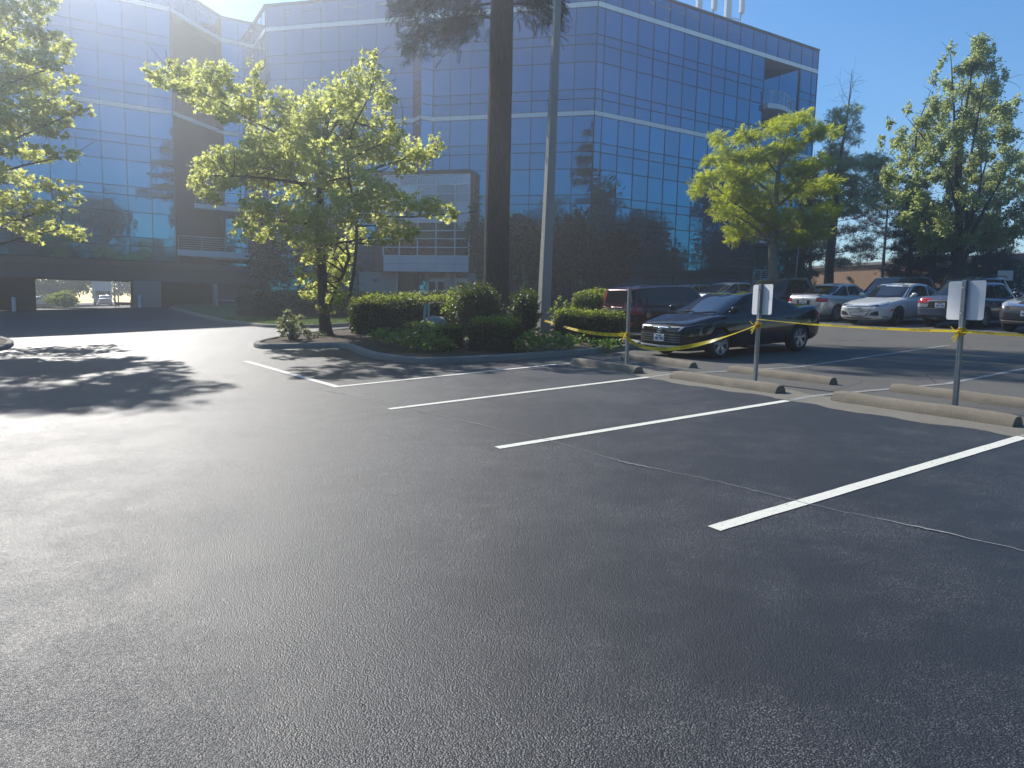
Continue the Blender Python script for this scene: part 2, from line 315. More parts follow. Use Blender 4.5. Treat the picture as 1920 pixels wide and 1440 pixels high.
mcr = simple('filled_crack', (.22, .218, .21), .8, 0, .5, 30)
strip('pavement_crack', [tuple(at_) for at_ in [(3.05, 10.5), (3.25, 9.7), (3.55, 8.1), (3.72, 7.0), (3.95, 5.66), (4.0, 4.6), (4.22, 3.7), (4.32, 2.9), (4.5, 2.2), (4.66, 1.3), (4.8, .2)]], .015, .012, mcr, .04, .010, lambda t: max(.38, .55+.9*abs(math.sin(t*57))*math.sin(t*17+1)*math.sin(t*41)))
def ring_offset(P, d):
    P = [np.array(p, float) for p in P]; n = len(P); out = []
    for i in range(n):
        a, c = P[i-1], P[(i+1) % n]; t = c-a; t /= np.linalg.norm(t); out.append(P[i]+np.array([-t[1], t[0]])*d)
    return out
def smooth_loop(P, k=6):
    P = [np.array(p, float) for p in P]; n = len(P); out = []
    for i in range(n):
        p0, p1, p2, p3 = P[i-1], P[i], P[(i+1) % n], P[(i+2) % n]
        for j in range(k):
            t = j/k; out.append(.5*((2*p1)+(-p0+p2)*t+(2*p0-5*p1+4*p2-p3)*t*t+(-p0+3*p1-3*p2+p3)*t**3))
    return out
def inside(p, poly):
    c = False; x, y = p
    for i in range(len(poly)):
        x1, y1 = poly[i-1][:2]; x2, y2 = poly[i][:2]
        if (y1 > y) != (y2 > y) and x < (x2-x1)*(y-y1)/(y2-y1)+x1: c = not c
    return c
def planter(kname, iname, poly, imat, kh=.125, fill=.09, kmat='kerb', kw=.15):   # counter-clockwise
    o = smooth_loop(poly); i1 = ring_offset(o, kw); b = MB(); n = len(o); R = []
    prof = [(o, -.05, 0), (o, kh-.025, 0), (ring_offset(o, .025), kh, 0), (ring_offset(o, kw-.015), kh, 0), (i1, kh-.015, 0), (i1, -.05, 0)]
    for loop, h, _ in prof: R.append([(p[0], p[1], gz(*p)+h) for p in loop] + [(loop[0][0], loop[0][1], gz(*loop[0])+h)])
    b.grid(R); tag(b.build(kname, MAT[kmat], smooth=True, auto=50), kind='structure')
    me = bpy.data.meshes.new(iname); bm = bmesh.new()
    f = bm.faces.new([bm.verts.new((p[0], p[1], 0)) for p in i1]); 
    for ax, no in (((1, 0, 0), 0), ((0, 1, 0), 1)):
        lo = min(p[no] for p in i1); hi = max(p[no] for p in i1)
        for c in lin(lo, hi, .8)[1:-1]:
            bmesh.ops.bisect_plane(bm, geom=bm.verts[:]+bm.edges[:]+bm.faces[:], plane_co=(c, c, 0), plane_no=ax)
    for v in bm.verts: v.co.z = gz(v.co.x, v.co.y)+fill+random.uniform(-.015, .02)
    bm.to_mesh(me); bm.free(); me.materials.append(imat); ob = link(me, iname); tag(ob, kind='structure'); return i1
ISL = [(3.85, 18.0), (4.7, 17.45), (5.45, 16.9), (5.4, 15.7), (5.25, 14.2), (5.5, 12.8), (6.1, 12.2), (7.8, 11.85), (9.3, 12.2), (12.2, 13.7), (13.0, 14.8), (13.2, 17.6), (16, 20.5), (17, 24.5), (14.5, 26.5), (10.5, 24.0), (7.2, 22.3), (5.2, 20.9), (3.95, 19.2)]
planter('planter_kerb', 'planting_bed', ISL, MAT['soil'])
LAWN = [(5.2, 32.5), (5.5, 29.5), (5.9, 26.6), (7.2, 25.0), (9.5, 25.6), (12.5, 28), (17, 30.5), (24, 31), (33, 34), (34, 42), (28, 48), (22, 55), (16, 60), (9, 62), (6, 58), (5.3, 45)]
lawn_in = planter('lawn_kerb', 'lawn', LAWN, simple('lawn_soil', (.06, .1, .02), .9, 0, .35, 3))
planter('corner_kerb', 'corner_bed', [(-8, 20.4), (-3.4, 20.6), (-1.9, 21.6), (-1.55, 23.2), (-1.75, 25.4), (-2.8, 27.5), (-8, 30)], MAT['soil'])
planter('far_kerb', 'far_bed', [(29.3, -4), (33, -4), (34, 10), (36, 24), (34, 30), (30.5, 30), (30, 12)], MAT['soil'])
# ------------------------------------------------------------------ the office building
BX, BY = 33.65, 43.6
bld = thing('office_building', 'blue mirror glass office building with pale metal bands and a stepped zigzag front', 'building', (BX, BY, gz(BX, BY)))
ROWS = [25.95, 24.27, 23.9, 21.95, 21.27, 20.0, 18.03, 17.35, 16.47, 16.12, 14.15, 13.48, 12.22, 10.27, 9.6, 8.33, 6.4, 5.72, 4.57]
LOW = [4.57, 2.9, 1.9, .4]
KIND = {0: 's', 1: 'b', 2: 'v', 3: 's', 4: 's', 5: 'v', 6: 's', 7: 's', 8: 'b', 9: 'v', 10: 's', 11: 's', 12: 'v', 13: 's', 14: 's', 15: 'v', 16: 's', 17: 's'}
panes = []                                                  # every vision pane; the largest 100 become windows of their own
gridb = {}; spanb = {}; bandb = {}
def facade(key, A, B, cuts, low=True, skip=lambda i, r: False, top=True, bottom=None):
    """curtain wall from A to B (outside on the right of A->B), mullions at distances `cuts` from A"""
    A, B = Vector((*A, 0)), Vector((*B, 0)); d = (B-A).normalized(); nrm = Vector((d.y, -d.x, 0)); L = (B-A).length
    g = gridb.setdefault(key, MB())
    rows = list(ROWS); kinds = [KIND[i] for i in range(len(rows)-1)]
    if low: rows += LOW[1:]; kinds += ['v', 's', 's']
    if bottom is not None:
        while rows[-1] < bottom-.01: rows.pop(); kinds.pop()
    cs = sorted(set([0.] + [c for c in cuts if .05 < c < L-.05] + [L]))
    for r in range(len(rows)-1):
        z1, z0 = rows[r], rows[r+1]
        if kinds[r] == 'b':
            for i in range(len(cs)-1):
                a, c = A+d*(cs[i]+.004), A+d*(cs[i+1]-.004)
                pts = [a+nrm*.05, c+nrm*.05]; bandb.setdefault((key, r), MB()).add([(pts[0].x, pts[0].y, z0+.01), (pts[1].x, pts[1].y, z0+.01), (pts[1].x, pts[1].y, z1-.01), (pts[0].x, pts[0].y, z1-.01)], [(0, 1, 2, 3)])
            continue
        for i in range(len(cs)-1):
            if skip(i, r): continue
            a, c = A+d*cs[i], A+d*cs[i+1]; k = .0035
            o = [nrm*random.uniform(-k, k) for _ in range(4)]
            q = [a+o[0]+Vector((0, 0, z0)), c+o[1]+Vector((0, 0, z0)), c+(o[1]-o[0]+o[3])+Vector((0, 0, z1)), a+o[3]+Vector((0, 0, z1))]
            if kinds[r] == 'v':
                mid = (q[0]+q[2])/2; v = mid-Vector(CAM); s = abs(v.normalized().dot(nrm))*(z1-z0)*(cs[i+1]-cs[i])/v.length_squared
                vis = v.normalized().dot(nrm) < 0
                panes.append((s if vis else 0, q))
            else: spanb.setdefault((key, r if L > 6 else 0), MB()).add(q, [(0, 1, 2, 3)])
    zb = rows[-1]
    for i, c in enumerate(cs):
        edge = i in (0, len(cs)-1); p = A+d*c
        zz = [(zb, rows[0])]
        if not edge and skip(i-1, 2) and skip(i, 2): zz = [(ROWS[2], rows[0])]
        for z0, z1 in zz: g.bar((p+nrm*.012)+Vector((0, 0, z0)), (p+nrm*.012)+Vector((0, 0, z1)), .09 if edge else .05, .045, up=nrm)
    for r in range(1, len(rows)):
        z = rows[r]; run = None
        for i in range(len(cs)):
            ok = i < len(cs)-1 and not (skip(i, r) and skip(i, r-1))
            if ok and run is None: run = cs[i]
            if not ok and run is not None:
                g.bar(A+d*run+nrm*.010+Vector((0, 0, z)), A+d*cs[i]+nrm*.010+Vector((0, 0, z)), .036, .058, up=(0, 0, 1)); run = None
    if top: g.bar(A+nrm*.03+Vector((0, 0, 26.0)), B+nrm*.03+Vector((0, 0, 26.0)), .22, .12, up=(0, 0, 1))
MOD = 1.628
P0 = (33.65, 43.6); J1 = (24.6, 52.65); J2 = (23.5, 52.65); J3 = (23.5, 53.95); LC = (14.2, 63.25); CJ = (14.2, 67.9); C1 = (11.5, 67.9); A1 = (7.0, 63.4); A0 = (-34, 63.4)
Lf = math.dist(P0, J1); RE = (59.6, 43.6)
facade('right_face', P0, RE, [.72+MOD*i for i in range(20)], skip=lambda i, r: 12 <= i <= 14 and 2 <= r)
facade('front_face', J1, P0, [Lf-1.6-MOD*i for i in range(9)][::-1])
facade('jog_front', J2, J1, []); facade('jog_side', J3, J2, [])
Ll = math.dist(J3, LC)
facade('inner_front', LC, J3, [Ll-1.62*i for i in range(9)][::-1])
facade('joint_face', CJ, LC, [1.55, 3.1], bottom=4.5, low=False); facade('notch_back', C1, CJ, [1.35], bottom=4.5, low=False)
facade('left_wing', A0, A1, [41-1.665*i for i in range(26)][::-1], bottom=4.5, low=False)
facade('notch_chamfer', A1, C1, [1.6, 3.2, 4.8], bottom=16.1, low=False, skip=lambda i, r: r >= 2)
facade('end_face', RE, (59.6, 58), [MOD*i for i in range(1, 9)])
panes.sort(key=lambda t: -t[0])
for s, q in panes[:100]:
    b = MB(); b.add(q, [(0, 1, 2, 3)]); b.build('window', MAT['glass'], bld, world=True, fixn=False)
b = MB()
for s, q in panes[100:]: b.add(q, [(0, 1, 2, 3)])
tag(b.build('window', MAT['glass'], bld, world=True, fixn=False), kind='stuff')
for k in gridb:
    if gridb[k].v: gridb[k].build('mullion_grid', MAT['mull'], bld, world=True)
for k in spanb: spanb[k].build('spandrel_glazing', MAT['spandrel'], bld, world=True, fixn=False)
for k in bandb: bandb[k].build('pale_band', MAT['band'], bld, world=True, fixn=False)
# roof deck, dark core behind the glass
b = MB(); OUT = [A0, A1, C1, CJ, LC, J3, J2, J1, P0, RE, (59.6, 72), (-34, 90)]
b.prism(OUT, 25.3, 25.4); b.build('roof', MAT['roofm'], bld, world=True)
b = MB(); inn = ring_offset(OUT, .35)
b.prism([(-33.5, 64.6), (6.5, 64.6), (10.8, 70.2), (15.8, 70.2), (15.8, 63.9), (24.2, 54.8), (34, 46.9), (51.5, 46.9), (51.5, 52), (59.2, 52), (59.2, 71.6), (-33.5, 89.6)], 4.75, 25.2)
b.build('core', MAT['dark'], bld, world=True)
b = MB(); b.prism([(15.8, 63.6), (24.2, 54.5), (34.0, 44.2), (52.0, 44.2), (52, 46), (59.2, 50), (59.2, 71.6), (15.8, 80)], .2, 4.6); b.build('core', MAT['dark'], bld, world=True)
# recess with balconies at the right end
for zf in (20.0, 16.1, 12.2, 8.3, 4.4):
    b = MB(); x0, x1 = 52.4, 57.0; arc = [(x0, BY-.02)] + [(x0+(x1-x0)*.86*t, BY-.02-.9*math.sin(PI*min(1, t*.62+.38))*(.55+.45*math.sin(PI*t))) for t in np.linspace(0, 1, 12)] + [(x1-.2, BY+.1), (x1-.1, BY+3), (x0+.1, BY+3)]
    b.prism(arc, zf-.42, zf); sl_ = b.build('balcony', MAT['panel'], bld, world=True)
    rb = MB(); edge = arc[0:-2]
    for h, r in ((1.07, .035), (.88, .014), (.70, .014), (.52, .014), (.34, .014), (.16, .014)): rb.tube([(x, y+.06, zf+h) for x, y in edge], r, 6)
    for x, y in edge[::2]: rb.tube([(x, y+.06, zf), (x, y+.06, zf+1.07)], .024, 6)
    rb.build('railing', MAT['rail'], sl_, world=True)
b = MB()
for za, zb_ in zip((23.95, 20.0, 16.1, 12.2, 8.3), (20.0, 16.1, 12.2, 8.3, .5)):
    for k in range(4):
        p_, q_ = [Vector((57.05-4.65*t, BY+.1+4.5*t, 0)) for t in (k/4, (k+1)/4)]; b.add([p_+Vector((0, 0, zb_)), q_+Vector((0, 0, zb_)), q_+Vector((0, 0, za)), p_+Vector((0, 0, za))], [(0, 1, 2, 3)])
b.build('recess_glazing', MAT['glass'], bld, world=True, fixn=False)
b = MB()
for k in range(5): b.bar((57.0-4.65*k/4, BY+.08+4.5*k/4, .5), (57.0-4.65*k/4, BY+.08+4.5*k/4, 23.9), .06, .05, up=(1, 1, 0))
b.build('mullion_grid', MAT['mull'], bld, world=True)
b = MB(); b.box((52.28, BY+2.3, 12.5), (.2, 4.4, 22.8)); b.build('recess_side', MAT['spandrel'], bld, world=True)
b = MB(); b.prism([(52.4, BY+.05), (57., BY+.05), (52.4, BY+4.5)], 23.93, 24.03); b.build('recess_soffit', MAT['soffit'], bld, world=True)
# notch between left wing and joint, recess shade put into its wall colour; three balconies
b = MB(); b.add([(7.4, 65.2, 4.6), (11.2, 69, 4.6), (11.2, 69, 23.9), (7.4, 65.2, 23.9)], [(0, 1, 2, 3)]); b.add([(7.02, 63.45, 4.6), (7.4, 65.2, 4.6), (7.4, 65.2, 23.9), (7.02, 63.45, 23.9)], [(0, 1, 2, 3)])
b.add([(11.2, 69, 4.6), (11.5, 67.92, 4.6), (11.5, 67.92, 23.9), (11.2, 69, 23.9)], [(0, 1, 2, 3)]); b.build('notch_wall', MAT['dark'], bld, world=True)
b = MB(); b.prism([(7.03, 63.45), (11.5, 67.9), (11.2, 69.1), (7.3, 65.3)], 23.95, 24.1); b.build('notch_soffit', MAT['soffit'], bld, world=True)
def balcony(poly, zt, th, front):
    b = MB(); b.prism(poly, zt-th, zt); s = b.build('balcony', MAT['panel'], bld, world=True); rb = MB()
    for h, r in ((1.08, .04), (.88, .012), (.7, .012), (.52, .012), (.34, .012), (.16, .012)):
        rb.tube([(x, y, zt+h) for x, y in front], r, 6)
    for a, c in zip(front[:-1], front[1:]):
        n = max(1, round(math.dist(a, c)/1.75))
        for i in range(n+1): rb.tube([(a[0]+(c[0]-a[0])*i/n, a[1]+(c[1]-a[1])*i/n, zt), (a[0]+(c[0]-a[0])*i/n, a[1]+(c[1]-a[1])*i/n, zt+1.08)], .026, 6)
    rb.build('railing', MAT['rail'], s, world=True)
zb1 = vplane(423, 477, (0, 63.3), 0)[2]; zb2 = vplane(362, 385, (0, 64.8), 0)[2]; zb3 = vplane(395, 300, (0, 66.4), 0)[2]
balcony([(7.05, 63.3), (14.3, 63.3), (14.3, 67.8), (11.4, 67.8)], zb1+.22, .5, [(7.15, 63.36), (14.2, 63.36)])
balcony([(8.6, 64.8), (14.05, 64.8), (14.05, 67.8), (11.5, 67.8)], zb2+.2, .42, [(8.7, 64.86), (14.0, 64.86)])
balcony([(10.2, 66.4), (14.05, 66.4), (14.05, 67.8), (11.5, 67.8)], zb3+.2, .42, [(10.3, 66.46), (14.0, 66.46)])
# shaded ground floor of the left wing: beam, piers, garage mouth and the drive-through passage
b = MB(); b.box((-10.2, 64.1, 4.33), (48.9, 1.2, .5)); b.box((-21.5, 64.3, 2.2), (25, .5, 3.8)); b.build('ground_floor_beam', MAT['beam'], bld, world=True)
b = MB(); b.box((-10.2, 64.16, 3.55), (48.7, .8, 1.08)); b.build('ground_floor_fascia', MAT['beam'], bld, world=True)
b = MB(); b.box((4.85, 64.2, 1.9), (1.95, .9, 2.3)); b.build('pier', MAT['pier'], bld, world=True)
for x in (9.95, -6.1): b = MB(); b.box((x, 64.0, 1.95), (.32, .4, 2.2)); b.build('column', MAT['pier'], bld, world=True)
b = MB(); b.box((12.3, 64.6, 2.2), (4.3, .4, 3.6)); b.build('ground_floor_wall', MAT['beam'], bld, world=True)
b = MB()
b.add([(5.85, 64.6, 0), (5.85, 72, 0), (5.85, 72, 3.6), (5.85, 64.6, 3.6)], [(0, 1, 2, 3)]); b.add([(10.1, 64.6, 0), (10.1, 72, 0), (10.1, 72, 3.6), (10.1, 64.6, 3.6)], [(0, 1, 2, 3)])
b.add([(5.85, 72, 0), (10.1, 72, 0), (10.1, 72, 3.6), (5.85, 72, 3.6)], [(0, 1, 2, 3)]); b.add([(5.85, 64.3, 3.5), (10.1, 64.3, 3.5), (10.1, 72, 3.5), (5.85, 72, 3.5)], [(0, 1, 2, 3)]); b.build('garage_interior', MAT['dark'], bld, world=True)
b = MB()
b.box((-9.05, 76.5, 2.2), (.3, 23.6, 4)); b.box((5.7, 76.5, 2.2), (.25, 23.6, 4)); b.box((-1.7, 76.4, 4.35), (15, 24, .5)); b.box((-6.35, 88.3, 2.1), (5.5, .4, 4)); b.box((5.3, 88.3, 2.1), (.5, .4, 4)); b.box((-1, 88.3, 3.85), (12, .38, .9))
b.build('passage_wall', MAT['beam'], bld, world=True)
# entrance tower
dE = Vector((1, -1, 0)).normalized(); nE = Vector((-1, -1, 0)).normalized(); oE = Vector((21.13, 54.35, 0))
def ep(s, z, out=0.): return oE + dE*s + nE*out + Vector((0, 0, z))
def eb(b, s0, s1, z0, z1, o0, o1, m=0):
    c = ep((s0+s1)/2, (z0+z1)/2, (o0+o1)/2); Mx = Matrix.Translation(c) @ Matrix((dE, nE, Vector((0, 0, 1)))).transposed().to_4x4(); b.box(None, (s1-s0, abs(o1-o0), z1-z0), M=Mx, m=m)
WE = 7.18; ecols = [0, 1.38, 2.92, 4.46, 6.02, WE]; erows = [11.75, 10.98, 10.27, 9.56, 8.92, 8.13, 7.47, 6.85, 6.18, 5.52]
b = MB(); eb(b, -.75, WE+.03, 4.3, 12.0, -.05, -2.4); b.build('entrance_tower', MAT['dark'], bld, world=True)
tw = MB(); eb(tw, -.78, WE+.06, 11.75, 12.12, .06, -2.4); tw.build('tower_cap', MAT['mull'], bld, world=True)
gl = MB(); pn = MB()
for r in range(len(erows)-1):
    for i in range(5):
        if r == 4: eb(pn, ecols[i]+.02, ecols[i+1]-.02, erows[r+1]+.02, erows[r]-.02, .0, .03)
        else: gl.add([ep(ecols[i], erows[r+1], random.uniform(-.003, .003)), ep(ecols[i+1], erows[r+1], random.uniform(-.003, .003)), ep(ecols[i+1], erows[r]), ep(ecols[i], erows[r])], [(0, 1, 2, 3)])
gl.build('tower_glazing', MAT['ltglass'], bld, world=True, fixn=False)
for i in range(5):
    for z0, z1 in ((4.27, 4.88), (4.9, 5.5)): eb(pn, ecols[i]+.015, ecols[i+1]-.015, z0, z1, 0, .05)
pn.build('tower_panels', MAT['panel'], bld, world=True)
fr = MB()
for c in ecols: eb(fr, c-.035, c+.035, 5.5, 11.75, .005, .075)
for z in erows:
    for i in range(5): eb(fr, ecols[i]+.035, ecols[i+1]-.035, z-.035, z+.035, .005, .07)
fr.build('tower_frame', MAT['alum'], bld, world=True)
lb = MB()
for s, z in ((1.7, 11.55), (2.6, 11.55), (3.0, 11.53), (4.7, 11.56), (4.95, 11.54), (5.6, 11.58), (5.85, 11.55), (3.1, 10.62), (3.35, 10.58), (2.2, 11.05)):
    c = ep(s, z, .012); lb.bar(c-dE*.11+Vector((0, 0, .04)), c+dE*.11-Vector((0, 0, .04)), .012, .045)
lb.build('ceiling_light_bar', MAT['light'], bld, world=True)  # pale bars laid on the outer glass as painted interior lights
# recessed entrance below the tower
gy = 1.55; b = MB(); eb(b, -2.6, .72, gy-.6, 4.27, -1.0, -1.3); eb(b, 5.5, 9.4, gy-.6, 4.27, -1.0, -1.3); eb(b, 2.6, 3.35, gy-.6, 4.27, -.85, -1.3); eb(b, 4.95, 5.5, gy-.6, 4.27, -.85, -1.3); b.build('entrance_wall', MAT['cpanel'], bld, world=True)
b = MB(); eb(b, .8, 2.55, gy-.2, 4.2, -1.1, -1.13); eb(b, 3.4, 4.95, 3.85, 4.2, -1.1, -1.13); eb(b, 5.8, 6.7, 3.85, 4.2, -.97, -1.0); b.build('entrance_glazing', MAT['door'], bld, world=True)
fr = MB()
for s in (.76, 2.56, 3.38, 5.0): eb(fr, s-.05, s+.05, gy-.2, 4.2, -1.0, -1.14)
eb(fr, .81, 2.51, 2.1, 2.18, -1.02, -1.12); eb(fr, 3.43, 4.95, 3.72, 3.84, -1.02, -1.12); eb(fr, 5.72, 5.8, gy-.2, 4.2, -.93, -1.02); eb(fr, 6.7, 6.78, gy-.2, 4.2, -.93, -1.02); eb(fr, 5.8, 6.7, 3.72, 3.84, -.93, -1.02)
fr.build('entrance_frame', MAT['alum'], bld, world=True)
for s0, s1, o in ((3.43, 4.17, -1.05), (4.21, 4.95, -1.05), (5.82, 6.68, -.95)):
    b = MB(); eb(b, s0, s1, gy, 3.7, o, o-.03); d_ = b.build('door', MAT['door'], bld, world=True)
    f = MB(); eb(f, s0, s0+.1, gy, 3.7, o+.015, o-.035); eb(f, s1-.1, s1, gy, 3.7, o+.015, o-.035); eb(f, s0+.1, s1-.1, 3.55, 3.7, o+.015, o-.035); eb(f, s0+.1, s1-.1, gy, gy+.25, o+.015, o-.035); f.build('door_frame', MAT['alum'], d_, world=True)
    h = MB(); hs = s1-.05 if s0 < 4 else s0+.05; h.tube([ep(hs, gy+.85, o+.07), ep(hs, gy+1.25, o+.07)], .02, 6); h.build('handle', MAT['steel'], d_, world=True)
vs, fs = text_mesh('801', .42); b = MB(); b.add([ep(-1.05+v[0], 3.55+v[1], -.985) for v in vs], fs); b.build('street_number', MAT['mull'], bld, world=True, fixn=False)
# rooftop phone antennas
ant = 'phone mast antennas on the roof edge'
for i, (px, yb, wd, lab) in enumerate(((1310.5, 16, .50, 'white panel antenna at the low end of the roof row, nearest the fir trunk'), (1339, 18.5, .46, 'white panel antenna on a single thin stem, second along the roof edge'), (1364, 37, .62, 'broad white box antenna standing straight on the roof edge'), (1390.5, 25, .44, 'slim grey-white panel antenna with cable bracket nearest the roof end'))):
    c = vplane(px, yb, (0, BY+.9), 0); t = thing('panel_antenna', lab, 'antenna', (c[0], c[1], 25.4), ant)
    zb = c[2]-25.4; b = MB(); b.box((0, 0, zb+1.35), (wd, .3, 2.7)); o = b.build('housing', MAT['antw'], t)
    bv = o.modifiers.new('edge', 'BEVEL'); bv.width = .04; bv.segments = 2
    b = MB()
    if i != 2:
        b.tube([(0, .1, 0), (0, .1, zb+.1)], .04, 8)
        for dx in (-.15, 0, .15): b.tube([(dx, 0, zb+.02), (dx, 0, zb-.18), (dx*.5, .1, zb-.4)], .018, 6)
        b.bar((0, .12, zb-.5), (-1.2 if i else 1.2, .2, zb-.55), .06, .06)
    else: b.box((0, 0, zb/2), (.4, .26, max(.1, zb)))
    b.build('mounting_pole', MAT['steel'], t)
# ------------------------------------------------------------------ vehicles
def evaluated_mesh(o):
    bpy.context.view_layer.update(); e = o.evaluated_get(bpy.context.evaluated_depsgraph_get()); return bpy.data.meshes.new_from_object(e)
def interp(tab, x): return float(np.interp(x, [t[0] for t in tab], [t[1] for t in tab]))
def bvh_of(me): return BVHTree.FromPolygons([v.co for v in me.vertices], [tuple(p.vertices) for p in me.polygons])
def resample(L, n):
    L = [Vector(p) for p in L]; ds = [0]
    for a, c in zip(L[:-1], L[1:]): ds.append(ds[-1]+(c-a).length)
    out = []
    for t in np.linspace(0, ds[-1], n):
        k = max(0, min(len(L)-2, int(np.searchsorted(ds, t, 'right'))-1)); s = (t-ds[k])/max(1e-9, ds[k+1]-ds[k]); out.append(L[k].lerp(L[k+1], s))
    return out
def patch(bvh, top, bot, d, off=.004, nu=14, nv=5):        # a panel that follows the body: grid between two guide lines, cast along d
    d = Vector(d).normalized(); T = resample(top, nu); B = resample(bot, nu); P = []
    for j in range(nv):
        row = []
        for a, c in zip(T, B):
            g = a.lerp(c, j/(nv-1)); h, nn, _, _ = bvh.ray_cast(g-d*1.2, d, 3.5)
            if h is None: h, nn = bvh.find_nearest(g)[:2]
            if nn.dot(d) > 0: nn = -nn
            row.append(h+nn*off)
        P.append(row)
    b = MB(); b.grid(P); return b
def mirror_y(L): return [(x, -y, z) for x, y, z in L]
SED_T = [(0, .60), (.012, .71), (.05, .78), (.12, .84), (.2, .895), (.27, .94), (.34, .96), (.6, .98), (.8, 1.03), (.93, 1.06), (.975, 1.03), (1, .88)]
SUV_T = [(0, .60), (.012, .78), (.04, .90), (.1, .96), (.2, 1.02), (.27, 1.07), (.5, 1.06), (.9, 1.08), (.975, 1.06), (1, .95)]
def make_car(name, label, paint, L=4.63, W=1.78, H=1.43, wb=2.7, fo=.93, top=SED_T, zs=1., gh=(.27, .43, .70, .95), gw=(.80, .62), R=.325, suv=False, detail=None, rimmat='rim', cat='car', group=None, spokes=5, clad=False, rearg='glassc'):
    root = thing(name, label, cat, group=group); X = lambda u: -L/2+u*L; w2 = W/2
    st = [0, .006, .02, .045, .08, .13, .18, .24, .3, .36, .45, .55, .65, .74, .8, .86, .91, .95, .975, .992, 1]
    wt = [(0, .62), (.006, .71), (.02, .81), (.045, .89), (.08, .945), (.16, 1), (.84, 1), (.92, .965), (.955, .925), (.98, .86), (.994, .78), (1, .68)]
    zbt = [(0, .235), (.02, .19), (.08, .18), (.5, .2), (.92, .22), (.98, .3), (1, .38)] if not suv else [(0, .38), (.02, .30), (.08, .25), (.5, .25), (.92, .28), (.98, .36), (1, .44)]
    rings = []
    for u in st:
        w = w2*interp(wt, u); zb = interp(zbt, u); zt = interp(top, u)*zs; h = zt-zb
        half = [(.0, zb), (.78*w, zb), (.93*w, zb+.04), (.985*w, zb+.16*h), (1.0*w, zb+.36*h), (.998*w, zb+.56*h), (.985*w, zb+.74*h), (.955*w, zb+.88*h), (.90*w, zb+.965*h), (.78*w, zt), (.45*w, zt+.018), (0, zt+.024)]
        rings.append([(X(u), y, z) for y, z in half] + [(X(u), -y, z) for y, z in half[-2:0:-1]])
    b = MB(); n = len(rings[0]); vs = [p for r in rings for p in r]; fs = [(i*n+k, i*n+(k+1) % n, (i+1)*n+(k+1) % n, (i+1)*n+k) for i in range(len(rings)-1) for k in range(n)]
    for e, flip in ((0, 1), (len(rings)-1, 0)):
        o = e*n
        for k in range(n//2): 
            q = (o+k, o+k+1, o+(n-k-1) % n, o+(n-k) % n) if k else (o, o+1, o+n-1)
            if k == n//2-1: q = (o+k, o+k+1, o+n-k-1)
            fs.append(q[::-1] if flip else q)
    b.add(vs, fs); body = b.build('body', paint, root, smooth=True)
    s = body.modifiers.new('s', 'SUBSURF'); s.levels = 2
    cut = MB(); wx = [-L/2+fo, -L/2+fo+wb]
    for x in wx:
        for sg in (1, -1):
            cut.tube([(x, sg*(w2-.30), R), (x, sg*(w2+.3), R)], R+.055, 40)
    co = cut.build('arch_cut', paint); bo = body.modifiers.new('b', 'BOOLEAN'); bo.operation = 'DIFFERENCE'; bo.object = co; bo.solver = 'EXACT'
    me = evaluated_mesh(body); body.modifiers.clear(); body.data = me; bpy.data.objects.remove(co)
    for p in me.polygons: p.use_smooth = True
    me.set_sharp_from_angle(angle=math.radians(42)); bv = bvh_of(me)
    # greenhouse
    zg0 = (.935 if not suv else 1.02)*zs; xf0, xf1, xr1, xr0 = [X(u) for u in gh]; nn = 72
    def ring(v, ins=0, z=None):
        ve = v; xf = xf0+(xf1-xf0)*ve+ins; xr = xr0+(xr1-xr0)*ve-ins; yw = W*.5*(gw[0]*1.14+(gw[1]*1.14-gw[0]*1.14)*ve**1.15)-ins
        xc, hx = (xf+xr)/2, (xr-xf)/2; out = []; ex = 2/7.
        for k in range(nn):
            a = 2*PI*k/nn; c, s_ = math.cos(a), math.sin(a)
            x = xc+hx*math.copysign(abs(c)**ex, c); y = yw*math.copysign(abs(s_)**(2/5.), s_)
            arch = (1-((x-(xc-.1*hx))/(hx*1.05))**2)*.055 if v > .5 else 0
            out.append((x, y, (zg0+(H-.045-zg0)*v+arch*(v-.5)*2-.03) if z is None else z+arch))
        return out
    P = [ring(v) for v in (0, .2, .4, .6, .8, .9)] + [ring(.965, .02), ring(1., .055)]
    top0 = ring(1., .055); cxm = (sum(p[0] for p in top0)/nn)
    for sc in (.85, .6, .3, .02): P.append([(cxm+(x-cxm)*sc, y*sc, z+.02*(1-sc*sc)+ (1-sc)*.01) for x, y, z in top0])
    b = MB(); b.grid([r+[r[0]] for r in P]); gho = b.build('roof', paint, root, smooth=True); gv = bvh_of(gho.data)
    zlo, zhi = zg0+.04, H-.135; G = MAT['glassc']; GB = MAT[rearg]
    wv = lambda z: (z-zg0+.03)/(H-.045-zg0)
    def xf_at(z): return xf0+(xf1-xf0)*wv(z)
    def xr_at(z): return xr0+(xr1-xr0)*wv(z)
    for nm, sgn, xs_ in (('windscreen', 1, -L), ('rear_window', -1, L)):
        yt, yb = W*.5*(gw[1]+.05), W*.5*(gw[0]+.01); zl = zlo+ (.0 if sgn > 0 else .06); zh = zhi + (.05 if sgn > 0 else .02)
        if suv and sgn < 0: zh = zhi-.02
        patch(gv, [(xs_/2*1, yt, zh), (xs_/2, 0, zh+.03), (xs_/2, -yt, zh)], [(xs_/2, yb, zl), (xs_/2, 0, zl-.02), (xs_/2, -yb, zl)], (sgn, 0, 0), .005, 17, 8).build(nm, MAT['screen'] if sgn > 0 else GB, root, smooth=True)
    xm = X((gh[0]+gh[1])/2*.35+(gh[2]+gh[3])/2*.65-.035) if not suv else X(.52); zt = zhi+.01
